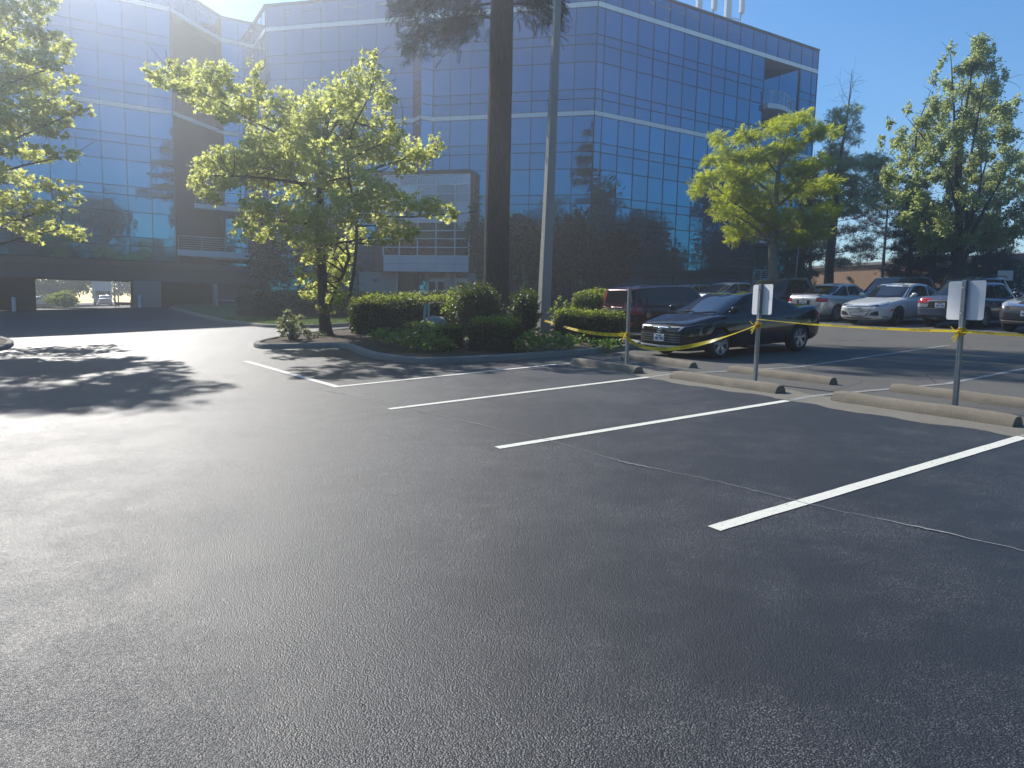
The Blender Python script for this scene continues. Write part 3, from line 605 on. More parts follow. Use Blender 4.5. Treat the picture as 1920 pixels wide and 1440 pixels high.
    x0t, x0b, x1t, x1b = xf_at(zt)+.17, xf_at(zlo)+.26, xr_at(zt)-.2, xr_at(zlo)-(.30 if not suv else .2)
    if suv: x1t, x1b = x1t-.05, x1b
    for sg in (1, -1):
        for a, c in (((x0t, xm-.035), (x0b, xm-.035)), ((xm+.035, x1t), (xm+.035, x1b))):
            tp = [(a[0], sg*W, zt), ((a[0]+a[1])/2, sg*W, zt+.035), (a[1], sg*W, zt)]; bt = [(c[0], sg*W, zlo+.01), (c[1], sg*W, zlo+.04)]
            patch(gv, tp, bt, (0, -sg, 0), .006, 12, 5).build('side_window', G, root, smooth=True)
        # door seams and handles
        sb = MB()
        for xd in (X(.30), xm, X(.745)):
            q = patch(bv, [(xd, sg*W, .93*zs), (xd+.008, sg*W, .93*zs)], [(xd, sg*W, .33), (xd+.008, sg*W, .33)], (0, -sg, 0), .002, 2, 9); sb.add(q.v, q.f)
        sb.build('door_seam', MAT['hole'], root)
        hb = MB()
        for xd in (xm-.22, X(.745)-.2):
            h, nv_, _, _ = bv.ray_cast(Vector((xd, sg*2, .80*zs)), Vector((0, -sg, 0)))
            if h: hb.box(h+Vector((0, sg*.018, 0)), (.17, .03, .03))
        hb.build('door_handle', paint, root)
        mx = xf_at(zlo)+.33; m_ = MB(); Mx = Matrix.Translation((mx, sg*(w2+.06), zlo+.09)) @ Matrix.Diagonal((.07, .11, .075, 1)); m_.lathe([(0, -1), (.5, -.87), (.86, -.5), (1, 0), (.86, .5), (.5, .87), (0, 1)], 14, M=Mx); m_.bar((mx, sg*(w2-.1), zlo+.03), (mx, sg*(w2+.03), zlo+.06), .05, .03); m_.build('wing_mirror', paint, root, smooth=True)
        if clad:
            q = patch(bv, [(X(.05), sg*W, .42), (X(.95), sg*W, .42)], [(X(.05), sg*W, .27), (X(.95), sg*W, .27)], (0, -sg, 0), .008, 60, 4); q.build('side_cladding', MAT['trim'], root)
    # wheels
    for x in wx:
        for sg in (1, -1):
            t = MB(); Mx = Matrix.Translation((x, sg*(w2-.115), R)); wd = .108
            t.lathe([(R*.62, -wd), (R*.9, -wd), (R*.985, -wd*.75), (R, -wd*.3), (R, wd*.3), (R*.985, wd*.75), (R*.9, wd), (R*.64, wd*.95), (R*.62, wd*.6)], 36, 'y', M=Mx)
            wh = t.build('wheel', MAT['tyre'], root, smooth=True, auto=50)
            r = MB(); k = sg
            r.lathe([(R*.70, k*wd*.9), (R*.68, k*wd*1.02), (R*.63, k*wd*.98), (R*.60, k*wd*.2), (R*.1, k*wd*.1)], 36, 'y', M=Mx)
            hubM = Mx; r.lathe([(.0, k*wd*.93), (.05, k*wd*.93), (.065, k*wd*.8), (.07, k*wd*.1)], 16, 'y', M=Mx)
            for i in range(spokes):
                for da in (-.17, .17):
                    a = 2*PI*i/spokes+.3; p0 = Vector((math.cos(a+da*.5)*.05, k*wd*.82, math.sin(a+da*.5)*.05)); p1 = Vector((math.cos(a+da)*R*.655, k*wd*.93, math.sin(a+da)*R*.655))
                    r.bar(Mx @ p0, Mx @ p1, .032, .03, up=(0, 1, 0))
            r.build('rim', MAT[rimmat], wh, smooth=True, auto=35)
            d = MB(); d.lathe([(0, k*wd*.05), (R*.6, k*wd*.05)], 24, 'y', M=Mx); d.build('brake_disc', MAT['hole'], wh)
    ub = MB(); ub.box((0, 0, .27), (L*.82, W*.78, .1)); ub.build('underbody', MAT['hole'], root)
    cfg = dict(root=root, bv=bv, gv=gv, L=L, W=W, H=H, X=X, paint=paint, zs=zs, me=me)
    if detail: detail(cfg)
    return root
def sp(c, nm, top, bot, d, mat, off=.005, nu=14, nv=5, both=True, parent=None):   # patch on both sides
    out = []
    for sg in ((1, -1) if both else (1,)):
        t = top if sg > 0 else mirror_y(top); q = bot if sg > 0 else mirror_y(bot); dd = d if sg > 0 else (d[0], -d[1], d[2])
        out.append(patch(c['bv'], t, q, dd, off, nu, nv).build(nm, MAT[mat] if isinstance(mat, str) else mat, parent or c['root'], smooth=True))
    return out
def plate(c, x, z, sgn, w=.31, h=.155):
    hit = c['bv'].ray_cast(Vector((sgn*3, 0, z)), Vector((-sgn, 0, 0)))[0]; px = hit.x+sgn*.022
    b = MB(); b.box((px, 0, z), (.016, w, h)); p = b.build('licence_plate', MAT['plate'], c['root'])
    k = MB()
    for i in range(7):
        if i == 3: continue
        k.box((px+sgn*.0095, -.11+i*.0367, z-.012), (.003, .024, .06))
    k.box((px+sgn*.0095, 0, z+.052), (.003, .16, .022)); k.build('plate_characters', MAT['plateink'], p)
def emblem_oval(c, z, sgn, ry=.07, rz=.048, bars=True, tilt=.5):
    hit = c['bv'].ray_cast(Vector((sgn*3, 0, z)), Vector((-sgn, 0, 0)))[0]; x = hit.x+sgn*.016; b = MB()
    ov = lambda a_, c_, dy=0, dz=0: [(x, dy+a_*math.cos(t), z+dz+c_*math.sin(t)) for t in np.linspace(0, 2*PI, 25)]
    b.tube(ov(ry, rz), .0085, 6, cap=False)
    if bars == 'ovals': b.tube(ov(ry*.36, rz*.95), .007, 6, cap=False); b.tube(ov(ry*.72, rz*.34, 0, rz*.38), .007, 6, cap=False)
    elif bars == 'h':
        for s_ in (-1, 1): b.tube([(x, s_*ry*.42+ry*.14, z+rz*.7), (x, s_*ry*.42-ry*.14, z-rz*.7)], .009, 6)
        b.tube([(x, ry*.4, z+.008), (x, -ry*.4, z-.008)], .008, 6)
    b.build('emblem', MAT['chrome'], c['root'], smooth=True)
def wipers(c, zt):
    b = MB(); L = c['L']
    for y0, y1 in ((.55, -.02), (-.05, -.6)):
        p = []
        for t in (0, .5, 1):
            y = y0+(y1-y0)*t; h = c['gv'].ray_cast(Vector((-L, y, zt+.03*t)), Vector((1, 0, 0)))[0]
            if h: p.append(h+Vector((-.02, 0, .012)))
        if len(p) > 1: b.tube(p, .010, 5)
    b.build('wiper', MAT['trim'], c['root'])
def detail_black(c):
    L, W = c['L'], c['W']; F = -L/2-.3
    g = sp(c, 'grille', [(F, .62, .60), (F, 0, .615), (F, -.62, .60)], [(F, .70, .36), (F, 0, .35), (F, -.70, .36)], (1, 0, 0), 'trim', .006, 20, 6, False)
    b = MB()
    for z in (.40, .45, .50, .555):
        q = patch(c['bv'], [(F, .6, z+.006), (F, -.6, z+.006)], [(F, .6, z-.006), (F, -.6, z-.006)], (1, 0, 0), .012, 20, 2); b.add(q.v, q.f)
    b.build('grille_bar', MAT['steel'], c['root'])
    sp(c, 'headlight', [(F, .44, .715), (F+.15, .75, .735), (F+.55, .98, .80)], [(F, .44, .685), (F+.15, .75, .63), (F+.5, .98, .735)], (.85, -.5, 0), 'glassc', .007, 22, 6)
    sp(c, 'led_strip', [(F, .50, .713), (F+.15, .78, .727), (F+.55, .99, .797)], [(F, .50, .707), (F+.15, .78, .715), (F+.5, .99, .786)], (.85, -.5, 0), 'led', .011, 22, 3)
    sp(c, 'led_strip', [(F+.12, .74, .725), (F+.17, .80, .72)], [(F+.08, .68, .64), (F+.1, .71, .64)], (.85, -.5, 0), 'led', .011, 5, 5)
    sp(c, 'chrome_lip', [(F, .80, .335), (F, 0, .31), (F, -.80, .335)], [(F, .78, .295), (F, 0, .27), (F, -.78, .295)], (1, 0, 0), 'alum', .012, 24, 3, False)
    sp(c, 'side_intake', [(F, .66, .56), (F, .80, .58)], [(F, .70, .38), (F, .78, .36)], (1, -.25, 0), 'trim', .006, 5, 5)
    sp(c, 'hood_line', [(F, .5, .70), (F, 0, .715), (F, -.5, .70)], [(F, .5, .685), (F, 0, .70), (F, -.5, .685)], (1, 0, 0), 'chrome', .006, 16, 2, False)
    emblem_oval(c, .645, -1, .075, .052, 'ovals'); plate(c, F, .475, -1); wipers(c, .98)
    sp(c, 'tail_light', [(L/2+.1, .55, .92), (L/2-.2, .95, .93)], [(L/2+.1, .55, .84), (L/2-.2, .95, .82)], (-1, -.6, 0), 'red', .006)
def detail_white(c):
    L, W = c['L'], c['W']; F = -L/2-.3
    sp(c, 'grille', [(F, .50, .66), (F, 0, .67), (F, -.50, .66)], [(F, .28, .33), (F, 0, .31), (F, -.28, .33)], (1, 0, 0), 'trim', .006, 20, 8, False)
    b = MB()
    for i, z in enumerate((.37, .42, .47, .52, .57, .62)):
        h = .27+.2*(i/5); q = patch(c['bv'], [(F, h, z+.014), (F, -h, z+.014)], [(F, h, z-.014), (F, -h, z-.014)], (1, 0, 0), .014, 16, 2); b.add(q.v, q.f)
    b.build('grille_bar', MAT['alum'], c['root'])
    q = MB(); o = [(F, .55, .69), (F, 0, .705), (F, -.55, .69)]; t = patch(c['bv'], o, [(F, .55, .665), (F, 0, .68), (F, -.55, .665)], (1, 0, 0), .016, 18, 2); q.add(t.v, t.f); q.build('grille_frame', MAT['chrome'], c['root'])
    sp(c, 'headlight', [(F, .52, .73), (F+.2, .80, .77), (F+.55, .98, .84)], [(F, .56, .66), (F+.2, .82, .66), (F+.45, .98, .74)], (.85, -.5, 0), 'lamp', .007, 22, 6)
    sp(c, 'headlight_surround', [(F, .60, .705), (F+.2, .78, .73)], [(F, .62, .675), (F+.2, .80, .68)], (.85, -.5, 0), 'glassc', .011, 8, 4)
    sp(c, 'fog_lamp_recess', [(F, .62, .47), (F+.1, .80, .52)], [(F, .52, .36), (F+.1, .82, .36)], (.9, -.4, 0), 'trim', .006, 10, 5)
    sp(c, 'lower_grille', [(F, .5, .29), (F, -.5, .29)], [(F, .46, .24), (F, -.46, .24)], (1, 0, 0), 'trim', .006, 14, 3, False)
    sp(c, 'bumper_lip', [(F, .86, .335), (F, .5, .30), (F, 0, .305), (F, -.5, .30), (F, -.86, .335)], [(F, .86, .30), (F, .5, .275), (F, 0, .285), (F, -.5, .275), (F, -.86, .30)], (1, 0, 0), 'chrome', .010, 24, 2, False)
    t = MB()
    q = patch(c['bv'], [(F+.75, -1.1, .60), (F+.93, -1.1, .60)], [(F+.62, -1.1, .50), (F+.86, -1.1, .53)], (.4, 1, 0), .006, 6, 4); t.add(q.v, q.f); t.build('red_body_tape', simple('red_body_tape', (.55, .06, .07), .3), c['root'])
    emblem_oval(c, .60, -1, .075, .05, 'h'); wipers(c, 1.0)
def detail_rear_silver(c):
    L, W = c['L'], c['W']; B_ = L/2+.3
    sp(c, 'tail_light', [(B_-.1, .70, .93), (B_-.5, .92, .92)], [(B_-.1, .64, .78), (B_-.45, .93, .74)], (-.85, -.5, 0), 'red', .007, 12, 6)
    sp(c, 'reversing_lamp', [(B_-.1, .68, .775), (B_-.45, .90, .75)], [(B_-.1, .70, .73), (B_-.45, .90, .71)], (-.85, -.5, 0), 'lampw', .008, 8, 3)
    sp(c, 'boot_seam', [(B_, .57, .97), (B_, -.57, .97)], [(B_, .57, .962), (B_, -.57, .962)], (-1, 0, 0), 'hole', .004, 12, 2, False)
    sp(c, 'plate_recess', [(B_, .30, .83), (B_, -.30, .83)], [(B_, .28, .66), (B_, -.28, .66)], (-1, 0, 0), 'trim', .004, 10, 4, False)
    b = MB(); b.box((L/2-.19, 0, 1.055), (.17, 1.25, .025)); b.box((L/2-.19, .5, 1.03), (.1, .05, .05)); b.box((L/2-.19, -.5, 1.03), (.1, .05, .05)); o = b.build('boot_spoiler', c['paint'], c['root']); m = o.modifiers.new('e', 'BEVEL'); m.width = .012; m.segments = 2
    emblem_oval(c, .89, 1, .06, .032, True); plate(c, 0, .745, 1)
    sp(c, 'bumper_line', [(B_, .86, .635), (B_, 0, .64), (B_, -.86, .635)], [(B_, .86, .622), (B_, 0, .627), (B_, -.86, .622)], (-1, 0, 0), 'hole', .004, 24, 2, False)
def detail_rear_blue(c):
    L, W = c['L'], c['W']; B_ = L/2+.3
    sp(c, 'tail_light', [(B_, .50, .97), (B_-.5, .94, .99)], [(B_, .56, .82), (B_-.45, .95, .83)], (-.85, -.5, 0), 'red', .007, 12, 6)
    sp(c, 'reversing_lamp', [(B_, .52, .80), (B_-.4, .84, .80)], [(B_, .56, .69), (B_-.4, .80, .69)], (-.85, -.4, 0), 'lamp', .008, 8, 3)
    sp(c, 'plate_recess', [(B_, .50, .86), (B_, -.50, .86)], [(B_, .46, .66), (B_, -.46, .66)], (-1, 0, 0), 'trim', .004, 12, 4, False)
    sp(c, 'boot_trim', [(B_, .42, .905), (B_, -.42, .905)], [(B_, .42, .885), (B_, -.42, .885)], (-1, 0, 0), 'chrome', .009, 12, 2, False)
    sp(c, 'lower_bumper', [(B_, .84, .44), (B_, 0, .42), (B_, -.84, .44)], [(B_, .80, .37), (B_, 0, .35), (B_, -.80, .37)], (-1, 0, 0), 'trim', .006, 20, 3, False)
    sp(c, 'bumper_line', [(B_, .86, .66), (B_, 0, .645), (B_, -.86, .66)], [(B_, .86, .64), (B_, 0, .63), (B_, -.86, .64)], (-1, 0, 0), 'steel', .005, 24, 2, False)
    emblem_oval(c, .955, 1, .05, .028, True); plate(c, 0, .755, 1)
    b = MB()
    for s_ in (1, -1): b.lathe([(.045, 0), (.045, .1), (.036, .1), (.036, .0)], 14, M=Matrix.Translation((L/2-.12, s_*.58, .30)) @ Matrix.Rotation(PI/2, 4, 'Y'))
    b.build('tailpipe', MAT['chrome'], c['root'])
def detail_suv_front(c):
    L, W = c['L'], c['W']; F = -L/2-.3
    sp(c, 'grille', [(F, .52, .92), (F, 0, .93), (F, -.52, .92)], [(F, .46, .66), (F, 0, .64), (F, -.46, .66)], (1, 0, 0), 'trim', .006, 18, 6, False)
    sp(c, 'chrome_bar', [(F, .60, .88), (F, 0, .84), (F, -.60, .88)], [(F, .60, .83), (F, 0, .77), (F, -.60, .83)], (1, 0, 0), 'chrome', .015, 18, 3, False)
    sp(c, 'headlight', [(F, .58, .93), (F+.2, .80, .96), (F+.55, .98, 1.02)], [(F, .60, .81), (F+.2, .82, .80), (F+.45, .98, .90)], (.85, -.5, 0), 'lamp', .007, 20, 6)
    sp(c, 'fog_lamp_recess', [(F, .64, .60), (F+.1, .86, .62)], [(F, .60, .48), (F+.1, .86, .46)], (.9, -.4, 0), 'trim', .006, 10, 4)
    sp(c, 'lower_bumper', [(F, .7, .50), (F, 0, .47), (F, -.7, .50)], [(F, .7, .38), (F, 0, .36), (F, -.7, .38)], (1, 0, 0), 'trim', .006, 18, 4, False)
    sp(c, 'bumper_lip', [(F, .8, .40), (F, 0, .37), (F, -.8, .40)], [(F, .8, .375), (F, 0, .345), (F, -.8, .375)], (1, 0, 0), 'chrome', .010, 20, 2, False)
    emblem_oval(c, .79, -1, .06, .055, True); plate(c, 0, .60, -1); wipers(c, 1.16)
def detail_suv_rear(c):
    L, W = c['L'], c['W']; B_ = L/2+.3
    sp(c, 'tail_light', [(B_-.1, .76, 1.04), (B_-.4, .96, 1.05)], [(B_-.1, .78, .76), (B_-.4, .96, .74)], (-.8, -.6, 0), 'red', .007, 8, 8)
    sp(c, 'plate_recess', [(B_, .30, .80), (B_, -.30, .80)], [(B_, .28, .62), (B_, -.28, .62)], (-1, 0, 0), 'trim', .004, 8, 3, False)
    sp(c, 'lower_bumper', [(B_, .8, .56), (B_, 0, .54), (B_, -.8, .56)], [(B_, .78, .44), (B_, 0, .42), (B_, -.78, .44)], (-1, 0, 0), 'trim', .006, 16, 3, False)
    plate(c, 0, .71, 1); emblem_oval(c, .96, 1, .055, .03, True)
def detail_red(c):
    L, W, H = c['L'], c['W'], c['H']; B_ = L/2+.3
    t = MB()
    for sg in (1, -1):
        q = patch(c['bv'], [(B_-.2, sg*.78, 1.04), (B_-.45, sg*.93, 1.04)], [(B_-.15, sg*.80, .76), (B_-.45, sg*.93, .74)], (-.75, -sg*.65, 0), .012, 6, 8); t.add(q.v, q.f)
        for z0, z1 in ((1.08, 1.40),):
            q = patch(c['gv'], [(B_-.2, sg*.585, z1), (B_-.3, sg*.62, z1)], [(B_-.2, sg*.70, z0), (B_-.3, sg*.735, z0)], (-.8, -sg*.55, 0), .012, 4, 6); t.add(q.v, q.f)
    t.build('tail_light', MAT['red'], c['root'], smooth=True)
    sp(c, 'tailgate_panel', [(B_, .66, 1.0), (B_, -.66, 1.0)], [(B_, .62, .80), (B_, -.62, .80)], (-1, 0, 0), 'trim', .004, 12, 3, False)
    sp(c, 'tailgate_trim', [(B_, .55, 1.03), (B_, -.55, 1.03)], [(B_, .55, 1.015), (B_, -.55, 1.015)], (-1, 0, 0), 'chrome', .008, 12, 2, False)
    sp(c, 'reflector', [(B_, .62, .52), (B_, .80, .53)], [(B_, .62, .46), (B_, .80, .47)], (-1, -.2, 0), 'amber', .007, 5, 3)
    plate(c, 0, .64, 1)
def seat_car(root, x, y, rz, L):
    """stand a car on the sloping lot: tilt to the ground under its wheels"""
    fx, fy = math.cos(rz), math.sin(rz); e = 1.3; zf, zr = gz(x+fx*e, y+fy*e), gz(x-fx*e, y-fy*e); zl, zr2 = gz(x-fy*.8, y+fx*.8), gz(x+fy*.8, y-fx*.8)
    ax = Vector((fx*2*e, fy*2*e, zf-zr)).normalized(); ay = Vector((-fy*1.6, fx*1.6, zl-zr2)); az = ax.cross(ay).normalized(); ay = az.cross(ax)
    Mx = Matrix((ax, ay, az)).transposed().to_4x4(); Mx.translation = (x, y, (zf+zr)/2); root.matrix_world = Mx
far_row = 'cars in the far parking row'
P_black = car_paint('gloss_black_paint', (.006, .0065, .008), 0, .12); P_white = car_paint('pearl_white_paint', (.62, .62, .59), .1, .3); P_silver = car_paint('silver_paint', (.50, .51, .52), .55, .32); P_blue = car_paint('slate_blue_paint', (.085, .105, .165), .45, .28); P_grey = car_paint('dark_grey_paint', (.07, .072, .078), .5, .28); P_red = car_paint('maroon_paint', (.06, .005, .009), .25, .25); P_dkblue = car_paint('dark_blue_paint', (.012, .016, .028), .2, .2); P_navy = car_paint('navy_roof_paint', (.02, .028, .05), .3, .2); P_ltblue = car_paint('pale_silver_paint', (.35, .38, .42), .4, .3)
c = make_car('parked_car', 'glossy black sedan nosed up to the wheel stops behind the yellow tape', P_black, L=4.63, W=1.78, H=1.435, wb=2.7, fo=.95, top=[(0, .62), (.012, .74), (.05, .815), (.12, .885), (.18, .94), (.25, .965), (.34, .975), (.6, .99), (.8, 1.05), (.93, 1.09), (.975, 1.07), (1, .92)], gh=(.165, .43, .62, .975), detail=detail_black, spokes=5); seat_car(c, 13.27, 11.55, 0, 4.63)
c = make_car('parked_car', 'white sedan facing out with a big chrome slatted grille and red tape on its bumper', P_white, L=4.85, W=1.86, H=1.475, wb=2.8, fo=.95, gh=(.26, .43, .68, .93), detail=detail_white, group=far_row, rimmat='rimdark'); seat_car(c, 26.1, 14.98, 0, 4.85)
c = make_car('parked_car', 'silver sedan with boot spoiler seen from behind, beside the white sedan', P_silver, L=4.5, W=1.73, H=1.47, wb=2.61, fo=.9, gh=(.25, .41, .69, .93), detail=detail_rear_silver, group=far_row); seat_car(c, 26.6, 17.75, PI, 4.5)
c = make_car('parked_car', 'slate blue sedan seen from behind, partly hidden by the larger blank sign', P_blue, L=4.8, W=1.84, H=1.5, wb=2.75, fo=.98, gh=(.25, .41, .70, .93), detail=detail_rear_blue, group=far_row); seat_car(c, 26.55, 12.45, PI, 4.8)
c = make_car('parked_suv', 'dark grey crossover facing out with chrome grille bar at the right edge', P_grey, L=4.6, W=1.85, H=1.69, wb=2.66, fo=.92, top=SUV_T, gh=(.25, .40, .84, .965), gw=(.83, .68), R=.35, suv=True, detail=detail_suv_front, group=far_row, clad=True); seat_car(c, 25.75, 9.65, 0, 4.6)
c = make_car('parked_suv', 'maroon boxy hatchback seen from behind next to the black sedan', P_red, L=4.14, W=1.8, H=1.56, wb=2.57, fo=.8, top=SUV_T, zs=.97, gh=(.23, .38, .975, .998), gw=(.86, .75), R=.335, suv=True, detail=detail_red, cat='car', rearg='tint'); seat_car(c, 15.6, 16.15, PI, 4.14)
suvb = make_car('parked_suv', 'black sport utility vehicle left of the silver sedan, its roof above the black sedan', P_dkblue, L=4.8, W=1.92, H=1.72, wb=2.8, fo=.95, top=SUV_T, gh=(.25, .39, .80, .96), gw=(.83, .68), R=.36, suv=True, detail=detail_suv_rear, group=far_row, cat='suv'); seat_car(suvb, 27.1, 20.5, PI, 4.8)
def roofrails(root, L, W, H):
    b = MB()
    for sg in (1, -1): b.tube([(-L*.16, sg*W*.33, H-.04), (-L*.13, sg*W*.33, H+.05), (L*.27, sg*W*.33, H+.05), (L*.31, sg*W*.33, H-.05)], .02, 6)
    b.build('roof_rail', MAT['trim'], root, smooth=True)
c = make_car('parked_suv', 'dark blue wagon with roof rails behind the larger blank sign', P_navy, L=4.82, W=1.84, H=1.68, wb=2.75, fo=.95, top=SUV_T, gh=(.25, .40, .84, .965), gw=(.83, .68), R=.35, suv=True, detail=detail_suv_front, group='cars in the row behind', cat='wagon'); roofrails(c, 4.82, 1.84, 1.68); seat_car(c, 32.6, 15.2, PI, 4.8)
c = make_car('parked_suv', 'black low van roof showing behind the white sedan', P_dkblue, L=5.1, W=1.98, H=1.76, wb=3.0, fo=.95, top=SUV_T, gh=(.20, .38, .88, .97), gw=(.84, .70), R=.35, suv=True, detail=detail_suv_rear, group='cars in the row behind', cat='van'); seat_car(c, 33.3, 19.3, 0, 5.1)
c = make_car('parked_car', 'dark sedan whose glinting roof shows between maroon hatchback and black sedan', P_grey, L=4.7, W=1.82, H=1.46, wb=2.75, fo=.95, gh=(.25, .42, .68, .94), detail=detail_rear_silver, group=far_row); seat_car(c, 27.0, 26.0, PI, 4.7)
c = make_car('parked_car', 'pale silver car whose roof shows just left of the smaller blank sign', P_ltblue, L=4.6, W=1.8, H=1.55, wb=2.7, fo=.92, gh=(.24, .40, .72, .95), detail=detail_rear_silver, group=far_row); seat_car(c, 26.8, 23.3, PI, 4.6)
# vehicles glimpsed through the passage under the building
c = make_car('parked_car', 'small silver car seen through the passage below the left wing', P_silver, L=4.4, W=1.78, H=1.5, wb=2.6, fo=.9); seat_car(c, 3.4, 116, -PI/2, 4.4)
c = make_car('parked_car', 'white car half hidden by the round bush beyond the passage', P_white, L=4.4, W=1.78, H=1.45, wb=2.6, fo=.9); seat_car(c, -4.6, 112, .4, 4.4)
c = make_car('parked_car', 'dark car left of the round bush beyond the passage', P_grey, L=4.5, W=1.8, H=1.45, wb=2.6, fo=.9); seat_car(c, -7.6, 116, .2, 4.4)
t = thing('box_truck', 'white box truck parked beyond the passage under the left wing', 'truck', (3.2, 122, gz(3.2, 122)))
b = MB(); b.box((0, 0, 2.3), (2.4, 5.5, 2.7)); b.build('cargo_box', MAT['white'], t)
b = MB(); b.box((0, -3.7, 1.35), (2.1, 1.7, 1.9)); o = b.build('cab', MAT['white'], t); m = o.modifiers.new('e', 'BEVEL'); m.width = .15; m.segments = 3
b = MB(); b.box((0, -4.56, 1.75), (1.8, .03, .7)); b.build('windscreen', MAT['glassc'], t)
for x, y in ((-.95, -3.6), (.95, -3.6), (-.95, 1.6), (.95, 1.6)):
    b = MB(); b.lathe([(0, -.13), (.45, -.13), (.45, .13), (0, .13)], 20, M=Matrix.Translation((x, y, .45)) @ Matrix.Rotation(PI/2, 4, 'Y')); b.build('wheel', MAT['tyre'], t)
# ------------------------------------------------------------------ trees, shrubs, hedges
def T_star():                                              # a lobed leaf
    v = [(0, 0, 0)]; 
    for i in range(10):
        a = 2*PI*i/10; r = .5 if i % 2 == 0 else .22; v.append((r*math.cos(a)+.35, r*math.sin(a), .06*math.cos(a*2)))
    v[0] = (.35, 0, .05)
    return np.array(v), [(0, 1+i, 1+(i+1) % 10) for i in range(10)]
def T_oval(): return np.array([(0, 0, 0), (.3, .24, .05), (.75, .2, .02), (1, 0, -.04), (.75, -.2, .02), (.3, -.24, .05)]), [(0, 3, 2, 1), (0, 5, 4, 3)]
def T_feather():                                           # a pinnate leaf of small leaflets
    v = []; f = []
    for i in range(5):
        x = .12+i*.2; z = -.5*x*x*.5
        for s in (1, -1):
            n = len(v); L = .30*(1-abs(i-2)*.13); v += [(x, 0, z), (x+.10, s*L*.5, z-.02), (x+.16, s*L, z-.08), (x-.02, s*L*.55, z-.03)]; f.append((n, n+1, n+2, n+3) if s > 0 else (n, n+3, n+2, n+1))
    return np.array(v), f
def T_spray():                                             # a drooping twig of needles
    v = []; f = []
    for i in range(7):
        x = i/7; z = -.35*x*x
        for s in (1, -1):
            n = len(v); v += [(x, 0, z), (x+.05, .0, z), (x+.22, s*.17, z-.07), (x+.17, s*.19, z-.09)]; f.append((n, n+1, n+2, n+3) if s > 0 else (n, n+3, n+2, n+1))
    return np.array(v), f
def T_tuft():                                              # a pine tuft
    v = []; f = []
    for i in range(9):
        a = 2*PI*i/9; t = .35+.5*(i % 3)/2; d = np.array([math.cos(a)*math.cos(t), math.sin(a)*math.cos(t), math.sin(t)]); p = np.array([-d[1], d[0], 0])*.06; n = len(v)
        v += [tuple(-p), tuple(p), tuple(d*.9+p*.5), tuple(d*.9-p*.5)]; f.append((n, n+1, n+2, n+3))
    return np.array(v), f
TEMPL = dict(star=T_star(), oval=T_oval(), feather=T_feather(), spray=T_spray(), tuft=T_tuft())
def unit(n):
    v = rng.normal(size=(n, 3)); return v/np.linalg.norm(v, axis=1, keepdims=True)
def leaf_object(name, parent, pts, size, templ, mat, up=.3, droop=0, outd=None, jit=.35):
    """one mesh of many separate leaves at pts"""
    tv, tf = TEMPL[templ]; n = len(pts); k = len(tv); pts = np.asarray(pts, float)
    nz = unit(n); nz[:, 2] = np.abs(nz[:, 2])+up; nz /= np.linalg.norm(nz, axis=1, keepdims=True)
    x = unit(n)
    if outd is not None: x = x*.6 + outd
    x[:, 2] -= droop; x -= nz*np.sum(x*nz, axis=1, keepdims=True); x /= np.linalg.norm(x, axis=1, keepdims=True)+1e-9
    y = np.cross(nz, x); s = size*(1+jit*(rng.random(n)*2-1)); Fr = np.stack([x, y, nz], 1)*s[:, None, None]
    V = np.einsum('kc,ncd->nkd', tv, Fr)+pts[:, None, :]; V = V.reshape(-1, 3)
    loops = np.concatenate([np.array(f) for f in tf]); tot = np.array([len(f) for f in tf]); L = (loops[None, :]+(np.arange(n)*k)[:, None]).ravel(); T = np.tile(tot, n); S = np.concatenate([[0], np.cumsum(T)[:-1]])
    me = bpy.data.meshes.new(name); me.vertices.add(len(V)); me.vertices.foreach_set('co', V.astype(np.float32).ravel()); me.loops.add(len(L)); me.loops.foreach_set('vertex_index', L.astype(np.int32)); me.polygons.add(len(T)); me.polygons.foreach_set('loop_start', S.astype(np.int32)); me.polygons.foreach_set('loop_total', T.astype(np.int32)); me.update(calc_edges=True); me.validate()
    me.materials.append(mat); return link(me, name, parent)
def clump_pts(cl, dens, shell=.55):
    """points spread through ellipsoid clumps (x,y,z,rx,ry,rz); leaves crowd towards the outside and gather in tufts"""
    out = []; od = []
    for c in cl:
        cx_, cy_, cz_, rx, ry, rz = c[:6]; n = max(6, int(dens*(rx*ry*rz)**(2/3.)*(c[6] if len(c) > 6 else 1)))
        m = max(3, n//7); u = unit(m); r = (rng.random(m)**shell)[:, None]; tc = u*r; q = tc[rng.integers(0, m, n)]+rng.normal(size=(n, 3))*.11
        out.append(np.array([cx_, cy_, cz_])+q*np.array([rx, ry, rz])); od.append(q/(np.linalg.norm(q, axis=1, keepdims=True)+1e-6))
    return np.concatenate(out), np.concatenate(od)
def limb(b, p0, p1, r0, r1, sag=.0, wob=.12, n=6, seg=7):
    p0, p1 = Vector(p0), Vector(p1); L = (p1-p0).length; pts = []
    w1 = Vector((random.uniform(-1, 1), random.uniform(-1, 1), random.uniform(-.4, .4)))*wob*L
    for i in range(seg+1):
        t = i/seg; pts.append(p0.lerp(p1, t)+w1*math.sin(PI*t)+Vector((0, 0, sag*L*math.sin(PI*t))))
    b.tube(pts, [r0+(r1-r0)*(i/seg) for i in range(seg+1)], n); return pts
def flare(b, x, y, h0, base, r, h, n=14):                  # trunk with root flare
    pts = [(0, 0, -.15), (0, 0, .05), (0, 0, .25), (0, 0, .6), (0, 0, h)]; b.tube(pts, [r*1.8, r*1.6, r*1.25, r*1.06, r*.9], n)
